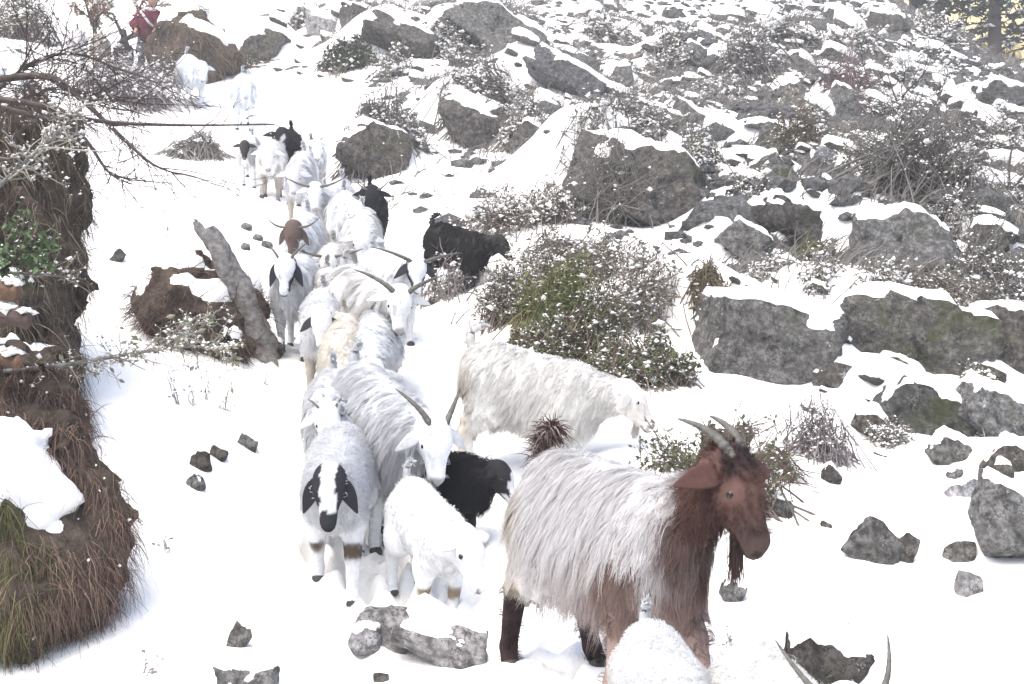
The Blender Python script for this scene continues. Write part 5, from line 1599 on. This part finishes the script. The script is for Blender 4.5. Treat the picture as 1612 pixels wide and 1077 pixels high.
    sapling("sapling with reddish dry leaves next to the herder", 205, 100, 140, 65, 4, (0.05, 0), 0.08, 500, 900)
    shrub("low_bush", "frosted bush at the far upper left corner", 30, 60, 120, 90, 200, 900, 900, leafc=((0.13, 0.13, 0.06), (0.2, 0.2, 0.1)), seed=66, leafsize=0.07, rad=0.009, snowsize=0.0210)
    shrub("dry_bush", "snowy twig thicket on the snow left of the column's tail", 200, 160, 190, 70, 360, 200, 1300, twig=(0.22, 0.2, 0.2), leafc=GREY, seed=67, rad=0.008, snowsize=0.0180, flat=0.4)
    # broken logs at the left edge
    for i, (x, y, dd, lab) in enumerate(((12, 455, 4.6, "upper broken log end with orange wood at the left edge"), (30, 500, 4.55, "middle dark log end with snow at the left edge"), (15, 565, 4.6, "lower orange-brown broken log at the left edge"))):
        p0 = P3(x - 70, y - 6, dd + 0.15)
        p1 = P3(x + 18, y + 8, dd)
        pp = curve_pts([p0 - p0, (p1 - p0) * 0.5 + np.array([0, 0, 0.01]), p1 - p0], 10)
        V, F, _ = tubes(pp[None], np.full((1, 10), 0.034 - 0.003 * i), 12)
        V = V + 0.022 * np.stack([vnoise(V * 25 + 7, 3), vnoise(V * 25, 4), vnoise(V * 25 + 3, 5)], -1)
        cap_ = np.arange(9 * 12, 10 * 12)
        Vc = np.concatenate([V, [pp[-1] + np.array([0.008, 0, 0])]])
        o = link("broken_log", make_mesh("broken_log", Vc, [F, np.array([[cap_[j], cap_[(j + 1) % 12], len(V)] for j in range(12)])], None, True, mat_plain("wood_%d" % i, ((0.09, 0.06, 0.045), (0.06, 0.045, 0.04), (0.09, 0.055, 0.04))[i], ((0.22, 0.13, 0.08), (0.14, 0.10, 0.09), (0.2, 0.12, 0.08))[i], 18, 0.9, 0.8, 0.02)), None, tuple(p0))
        q = pp[3:9][rng.integers(0, 6, 26)] + np.array([0, 0, 0.035]) + rng.normal(size=(26, 3)) * np.array([0.02, 0.015, 0.004])
        a3 = Acc()
        a3.add(*lumps(q, np.array([[0.035, 0.03, 0.016]]) * rng.uniform(0.6, 1.2, (26, 1)), SNOWC))
        link("snow_clumps", a3.mesh("snow_clumps", M["snow"]), o)["kind"] = "stuff"
        tag(o, lab, "log")
    # dead stems poking out of the snow
    for i, (x, y, h, ln, lab) in enumerate(((305, 640, 75, 0.0, "tall thin dead stem on the open snow below the stump"), (325, 630, 55, 0.05, "second thin dead stem right of the tall one below the stump"), (350, 645, 45, 0.3, "leaning dead stem pair below the stump"),
                                            (285, 640, 60, -0.3, "dead stem with seed heads under the frosted twig"), (1325, 1060, 95, 0.1, "dead stem rising behind the dark rough rock"), (258, 868, 26, 0.2, "tiny grass stem alone on the lower left snow"),
                                            (225, 1062, 22, 0.8, "thin forked twig at the bottom left on the snow"), (180, 560, 50, -0.4, "dead stem beside the tall cut bank"), (1155, 1020, 30, -0.3, "short stem by the foreground goat's horn"), (410, 600, 25, 0.8, "short twig lying on snow right of the stump"))):
        shrub("dead_stem", lab, x, y, max(14, abs(ln) * 40 + 10), h, 3, 14, 18, twig=(0.25, 0.22, 0.2), leafc=((0.2, 0.18, 0.15), (0.3, 0.27, 0.24)), leafsize=0.02, lean=(ln, 0), rad=0.0026, category="stem", seed=80 + i, snowsize=0.006, spread=0.2, arch=0.1)
build_plants()

# loose stuff: fine stones and dry stalks that nobody could count
def ground_stuff():
    global rng
    rng = np.random.default_rng(99)
    n = 12000
    px = rng.uniform(560, 1640, n)
    py = rng.uniform(-40, 420, n)
    keep = (px > 1050) | (py < 140)
    px, py = px[keep], py[keep]
    d = rng.uniform(11, 38, len(px))
    x = (px - CX) / FPX * d
    m = roughness(x, d)
    k = rng.random(len(x)) < m
    x, d = x[k], d[k]
    z = zs(x, d)
    n = len(x)
    P = np.stack([x, d, z], -1)
    D, F = ico(1)
    S = 0.06 * rng.lognormal(0, 0.5, (n, 1)) * np.array([[1.4, 1, 0.7]])
    V = P[:, None] + (D[None] * (1 + rng.normal(size=(n, len(D), 1)) * 0.18)) * S[:, None]
    FF = (np.arange(n) * len(D))[:, None, None] + F[None]
    o = link("rubble", make_mesh("rubble", V.reshape(-1, 3), [FF.reshape(-1, 3)], None, False, M["rock"]))
    o["kind"] = "stuff"
    tag(o, "small dark rubble strewn between the stones of the boulder slope", "rubble")
    # dry stalks
    n = 16000
    px = rng.uniform(520, 1640, n)
    d = rng.uniform(10, 40, n)
    x = (px - CX) / FPX * d
    clump = vnoise(np.stack([x * 0.8, d * 0.8, d * 0], -1), 55)
    k = (rng.random(n) < roughness(x, d) * 1.2) & (clump > 0.0)
    x, d = x[k], d[k]
    n = len(x)
    P = np.stack([x, d, zs(x, d) - 0.03], -1)
    rep = np.repeat(np.arange(n), 4)
    dirs = unit(np.array([0.25, -0.1, 1.0])[None] + rng.normal(size=(n * 4, 3)) * 0.6)
    L = rng.uniform(0.15, 0.5, n * 4)
    t = np.linspace(0, 1, 4)[None, :, None]
    path = P[rep][:, None] + rng.normal(size=(n * 4, 1, 3)) * np.array([0.1, 0.1, 0.0]) + dirs[:, None] * t * L[:, None, None] + np.array([0.1, 0, -0.12]) * t ** 2
    c = np.array((0.17, 0.16, 0.145))[None] * rng.uniform(0.6, 1.5, (n * 4, 1))
    acc = Acc()
    acc.add(*ribbons(path, np.tile(np.array([0, -1.0, 0]), (n * 4, 1)) + rng.normal(size=(n * 4, 3)) * 0.3, np.full(n * 4, 0.014), c))
    o = link("dry_grass", acc.mesh("dry_grass", M["strand"]))
    o["kind"] = "stuff"
    tag(o, "grey dry grass and stalks showing through snow on the boulder slope", "dry grass")
ground_stuff()

# ------------------------------------------------------------------ conifers and far trees past the shoulder
def conifer(label, px, d, zb, h, seed):
    global rng
    rng = np.random.default_rng(seed)
    x = (px - CX) / FPX * d
    root = empty("conifer", (x, d, zb))
    tp = np.stack([np.zeros(8), np.zeros(8), np.linspace(0, h, 8)], -1)
    V, F, _ = tubes(tp[None], np.linspace(0.22, 0.02, 8)[None], 9)
    link("trunk", make_mesh("trunk", V, [F], None, True, M["bark_dark"]), root)
    acc, ac2 = Acc(), Acc()
    nb = int(h * 11)
    zz = rng.uniform(0.10, 0.99, nb) * h
    az_ = rng.uniform(0, 2 * np.pi, nb)
    L = (0.4 + 2.3 * (1 - zz / h) ** 0.8) * rng.uniform(0.7, 1.15, nb)
    t = np.linspace(0, 1, 6)[None, :, None]
    dirs = np.stack([np.cos(az_), np.sin(az_), np.full(nb, 0.05)], -1)
    path = np.stack([np.zeros(nb), np.zeros(nb), zz], -1)[:, None] + dirs[:, None] * t * L[:, None, None] + np.array([0, 0, -0.45]) * (t ** 1.6) * L[:, None, None] * 0.8
    acc.add(*tubes(path, np.linspace(0.03, 0.006, 6)[None] * np.ones((nb, 1)), 4, np.tile(np.array((0.07, 0.055, 0.045)), (nb, 1))))
    m = nb * 46
    i = rng.integers(0, nb, m)
    tt = rng.uniform(0.12, 1, m)
    q = path[i, 0] + (path[i, 5] - path[i, 0]) * tt[:, None]
    k0 = np.minimum((tt * 5).astype(int), 4)
    fr = (tt * 5 - k0)[:, None]
    q = path[i, k0] * (1 - fr) + path[i, k0 + 1] * fr
    D = unit(dirs[i] + rng.normal(size=(m, 3)) * np.array([0.8, 0.8, 0.35]) + np.array([0, 0, -0.25]))
    U = unit(np.cross(D, rand_unit(m)))
    ln = rng.uniform(0.14, 0.34, m)
    c = np.array((0.035, 0.052, 0.036))[None] * rng.uniform(0.5, 1.6, (m, 1))
    acc.add(*leaf_quads(q, D, U, ln, ln * 0.16, c))
    link("crown", acc.mesh("crown", M["leaf"], False), root)["kind"] = "stuff"
    ns = int(nb * 3)
    q = path[rng.integers(0, nb, ns), rng.integers(1, 6, ns)]
    ac2.add(*lumps(q + np.array([0, 0, 0.05]), rng.lognormal(0, 0.4, (ns, 1)) * np.array([[0.09, 0.09, 0.035]]), SNOWC))
    link("snow_clumps", ac2.mesh("snow_clumps", M["snow"]), root)["kind"] = "stuff"
    return tag(root, label, "tree", None)

def broadleaf(label, px, d, zb, h, seed, c0, c1):
    global rng
    rng = np.random.default_rng(seed)
    x = (px - CX) / FPX * d
    root = empty("sun_tinted_tree", (x, d, zb))  # leaf colours c0 and c1 have the sunlight on the crown painted in
    out = []
    grow(np.zeros(3), np.array([0, 0, 1.0]), h * 0.35, 0.16, 4, out, rng, 0.2, 0.3, 0.75, (3, 3))
    V, F, _ = tubes(out[0][0][None], out[0][1][None], 8)
    link("trunk", make_mesh("trunk", V, [F], None, True, M["bark_dark"]), root)
    paths, radii = np.array([o[0] for o in out[1:]]), np.array([o[1] for o in out[1:]])
    acc = Acc()
    acc.add(*tubes(paths, radii, 4, np.tile(np.array((0.12, 0.10, 0.08)), (len(paths), 1))))
    pts = paths[len(paths) // 3:, 1:].reshape(-1, 3)
    n = 5200
    q = pts[rng.integers(0, len(pts), n)] + rng.normal(size=(n, 3)) * 0.22
    D = rand_unit(n)
    U = unit(np.cross(D, rand_unit(n)))
    L = rng.uniform(0.12, 0.3, n)
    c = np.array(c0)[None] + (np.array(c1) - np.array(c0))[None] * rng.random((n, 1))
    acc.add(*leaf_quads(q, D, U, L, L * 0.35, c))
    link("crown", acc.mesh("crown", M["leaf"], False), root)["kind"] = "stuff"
    return tag(root, label, "tree")

def build_trees():
    zt = lambda px, d: float(H((px - CX) / FPX * d, d)) - 0.2
    conifer("dark conifer with snowy drooping branches in the upper right corner", 1566, 38, zt(1566, 38), 9.0, 301)
    conifer("tall dark conifer at the right frame edge", 1640, 42, zt(1640, 42), 11, 302)
    conifer("conifer on the skyline left of the sunlit gap", 1478, 40, zt(1478, 40), 6.0, 303)
    conifer("small conifer farther left on the skyline", 1440, 42, zt(1440, 42), 4.5, 305)
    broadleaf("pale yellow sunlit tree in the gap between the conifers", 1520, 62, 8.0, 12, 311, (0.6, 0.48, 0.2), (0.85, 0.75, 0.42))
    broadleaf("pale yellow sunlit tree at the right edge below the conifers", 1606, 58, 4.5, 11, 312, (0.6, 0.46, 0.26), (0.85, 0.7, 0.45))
build_trees()

# ------------------------------------------------------------------ the herder
def build_person():
    g = hit(232, 116)
    root = empty("person", tuple(g))
    sc = 1.0
    def body(prs, vox, k=0.05, infl=0.0):
        def sdf(P):
            dd = None
            for a, b, ra, rb in prs:
                v = cone_sdf(P, a, b, ra + infl, rb + infl)
                dd = v if dd is None else smin(dd, v, k)
            return dd
        pts = np.array([p for q in prs for p in (q[0], q[1])])
        V, F = surface_nets(sdf, pts.min(0) - 0.3, pts.max(0) + 0.3, vox)
        return relax(V, F, 1), F
    hipL, hipR = (-0.09, 0, 0.80), (0.09, 0, 0.80)
    kneeL, kneeR = (-0.10, -0.10, 0.44), (0.12, 0.02, 0.44)
    ankL, ankR = (-0.11, -0.02, 0.07), (0.10, 0.12, 0.10)
    chest, neck_, head = (0.05, -0.05, 1.16), (0.11, -0.10, 1.33), (0.15, -0.15, 1.46)
    shL, shR = (-0.12, -0.06, 1.22), (0.21, -0.04, 1.21)
    elL, elR = (-0.25, -0.10, 1.00), (0.29, -0.10, 0.98)
    haL, haR = (-0.16, -0.26, 0.86), (0.24, -0.26, 0.84)
    legs_ = [(hipL, kneeL, 0.085, 0.06), (kneeL, ankL, 0.058, 0.04), (hipR, kneeR, 0.085, 0.06), (kneeR, ankR, 0.058, 0.04), ((0, 0, 0.84), (0, 0, 0.88), 0.13, 0.13)]
    tors = [((0, 0, 0.86), chest, 0.13, 0.15), (chest, (0.07, -0.06, 1.24), 0.14, 0.11), (shL, elL, 0.062, 0.048), (shR, elR, 0.062, 0.048), (elL, haL, 0.046, 0.032), (elR, haR, 0.046, 0.032)]
    hd = [((0.08, -0.07, 1.24), neck_, 0.06, 0.052), (neck_, head, 0.05, 0.06), (head, (0.15, -0.155, 1.52), 0.083, 0.088), ((0.15, -0.20, 1.44), (0.15, -0.22, 1.42), 0.05, 0.04), ((0.15, -0.245, 1.475), (0.15, -0.262, 1.455), 0.012, 0.016),
          ((0.065, -0.14, 1.47), (0.065, -0.13, 1.49), 0.02, 0.016), ((0.235, -0.14, 1.47), (0.235, -0.13, 1.49), 0.02, 0.016)]
    feet_ = [(ankL, (-0.11, -0.15, 0.035), 0.045, 0.038), (ankR, (0.10, -0.01, 0.05), 0.045, 0.038)]
    hands = []
    for hnd, sg in ((haL, 1), (haR, -1)):
        hnd = np.array(hnd)
        hands.append((hnd, hnd + np.array([0.01 * sg, -0.05, -0.05]), 0.028, 0.03))
        for q in range(4):
            b_ = hnd + np.array([(-0.025 + q * 0.017), -0.06, -0.06])
            hands.append((b_, b_ + np.array([0, -0.03, -0.045 + 0.008 * abs(q - 1.5)]), 0.010, 0.008))
        hands.append((hnd + np.array([0.03 * sg, -0.03, -0.02]), hnd + np.array([0.055 * sg, -0.055, -0.04]), 0.011, 0.009))
    V, F = body(legs_ + tors + hd + feet_ + hands, 0.018, 0.03)
    link("body", make_mesh("body", V, [F], None, True, M["skin"]), root)
    V, F = body(tors[:1] + [((0, 0, 0.74), (0.03, -0.03, 1.05), 0.165, 0.15)] + tors[1:], 0.02, 0.06, 0.028)
    n = vert_normals(V, F)
    V = V + n * (0.018 * fbm(V * np.array([9, 9, 4.0]), 3, 5))[:, None]
    sel = (np.linalg.norm(V - np.array(haL), axis=1) > 0.065) & (np.linalg.norm(V - np.array(haR), axis=1) > 0.065)
    F = F[sel[F].all(1)]
    link("coat", make_mesh("coat", V, [F], None, True, M["cloth_red"]), root)
    V, F = body(legs_, 0.02, 0.05, 0.03)
    n = vert_normals(V, F)
    V = V + n * (0.015 * fbm(V * np.array([9, 9, 4.0]), 3, 6))[:, None]
    link("trousers", make_mesh("trousers", V, [F], None, True, M["cloth_grey"]), root)
    for p in feet_:
        V, F = body([p], 0.016, 0.03, 0.014)
        link("shoe", make_mesh("shoe", V, [F], None, True, M["cloth_dark"]), root)
    V, F = body([((0.15, -0.11, 1.50), (0.15, -0.13, 1.54), 0.105, 0.09), ((0.15, -0.06, 1.44), (0.14, -0.04, 1.40), 0.07, 0.05)], 0.02, 0.04)
    V[:, 1] = np.maximum(V[:, 1], -0.19)
    link("hair", make_mesh("hair", V, [F], None, True, M["cloth_dark"]), root)
    pp = curve_pts([(-0.10, -0.14, 1.26), (0.0, -0.24, 1.14), (0.10, -0.25, 1.0), (0.19, -0.14, 0.92)], 14)
    V, F, _ = tubes(pp[None], np.full((1, 14), 0.026), 8)
    link("strap", make_mesh("strap", V, [F], None, True, M["cloth_pale"]), root)
    pp = curve_pts([(-0.10, -0.06, 1.27), (0.02, -0.16, 1.30), (0.16, -0.16, 1.28), (0.2, -0.02, 1.26)], 14)
    V, F, _ = tubes(pp[None], np.full((1, 14), 0.045), 8)
    link("scarf", make_mesh("scarf", V, [F], None, True, M["cloth_pale"]), root)
    for sg in (-1, 1):
        D, IF = ico(2)
        link("eye", make_mesh("eye", D * 0.012 + np.array([0.15 + sg * 0.035, -0.232, 1.495]), [IF], None, True, M["eye"]), root)
    tag(root, "person in maroon coat, pale scarf and grey trousers following the herd", "person")
build_person()

# ------------------------------------------------------------------ thin winter air
def haze():
    bm = bmesh.new()
    bmesh.ops.create_cube(bm, size=1.0)
    me = bpy.data.meshes.new("haze")
    bm.to_mesh(me)
    bm.free()
    o = link("haze", me, None, (15.0, 46.0, 13.0))
    o.scale = (190.0, 98.0, 46.0)
    o["kind"] = "stuff"
    m = bpy.data.materials.new("haze")
    m.use_nodes = True
    nt = m.node_tree
    nt.nodes.clear()
    v = nt.nodes.new("ShaderNodeVolumePrincipled")
    v.inputs["Color"].default_value = (0.97, 0.98, 0.99, 1)
    v.inputs["Density"].default_value = 0.0042
    v.inputs["Anisotropy"].default_value = 0.2
    out = nt.nodes.new("ShaderNodeOutputMaterial")
    nt.links.new(v.outputs[0], out.inputs["Volume"])
    me.materials.append(m)
haze()
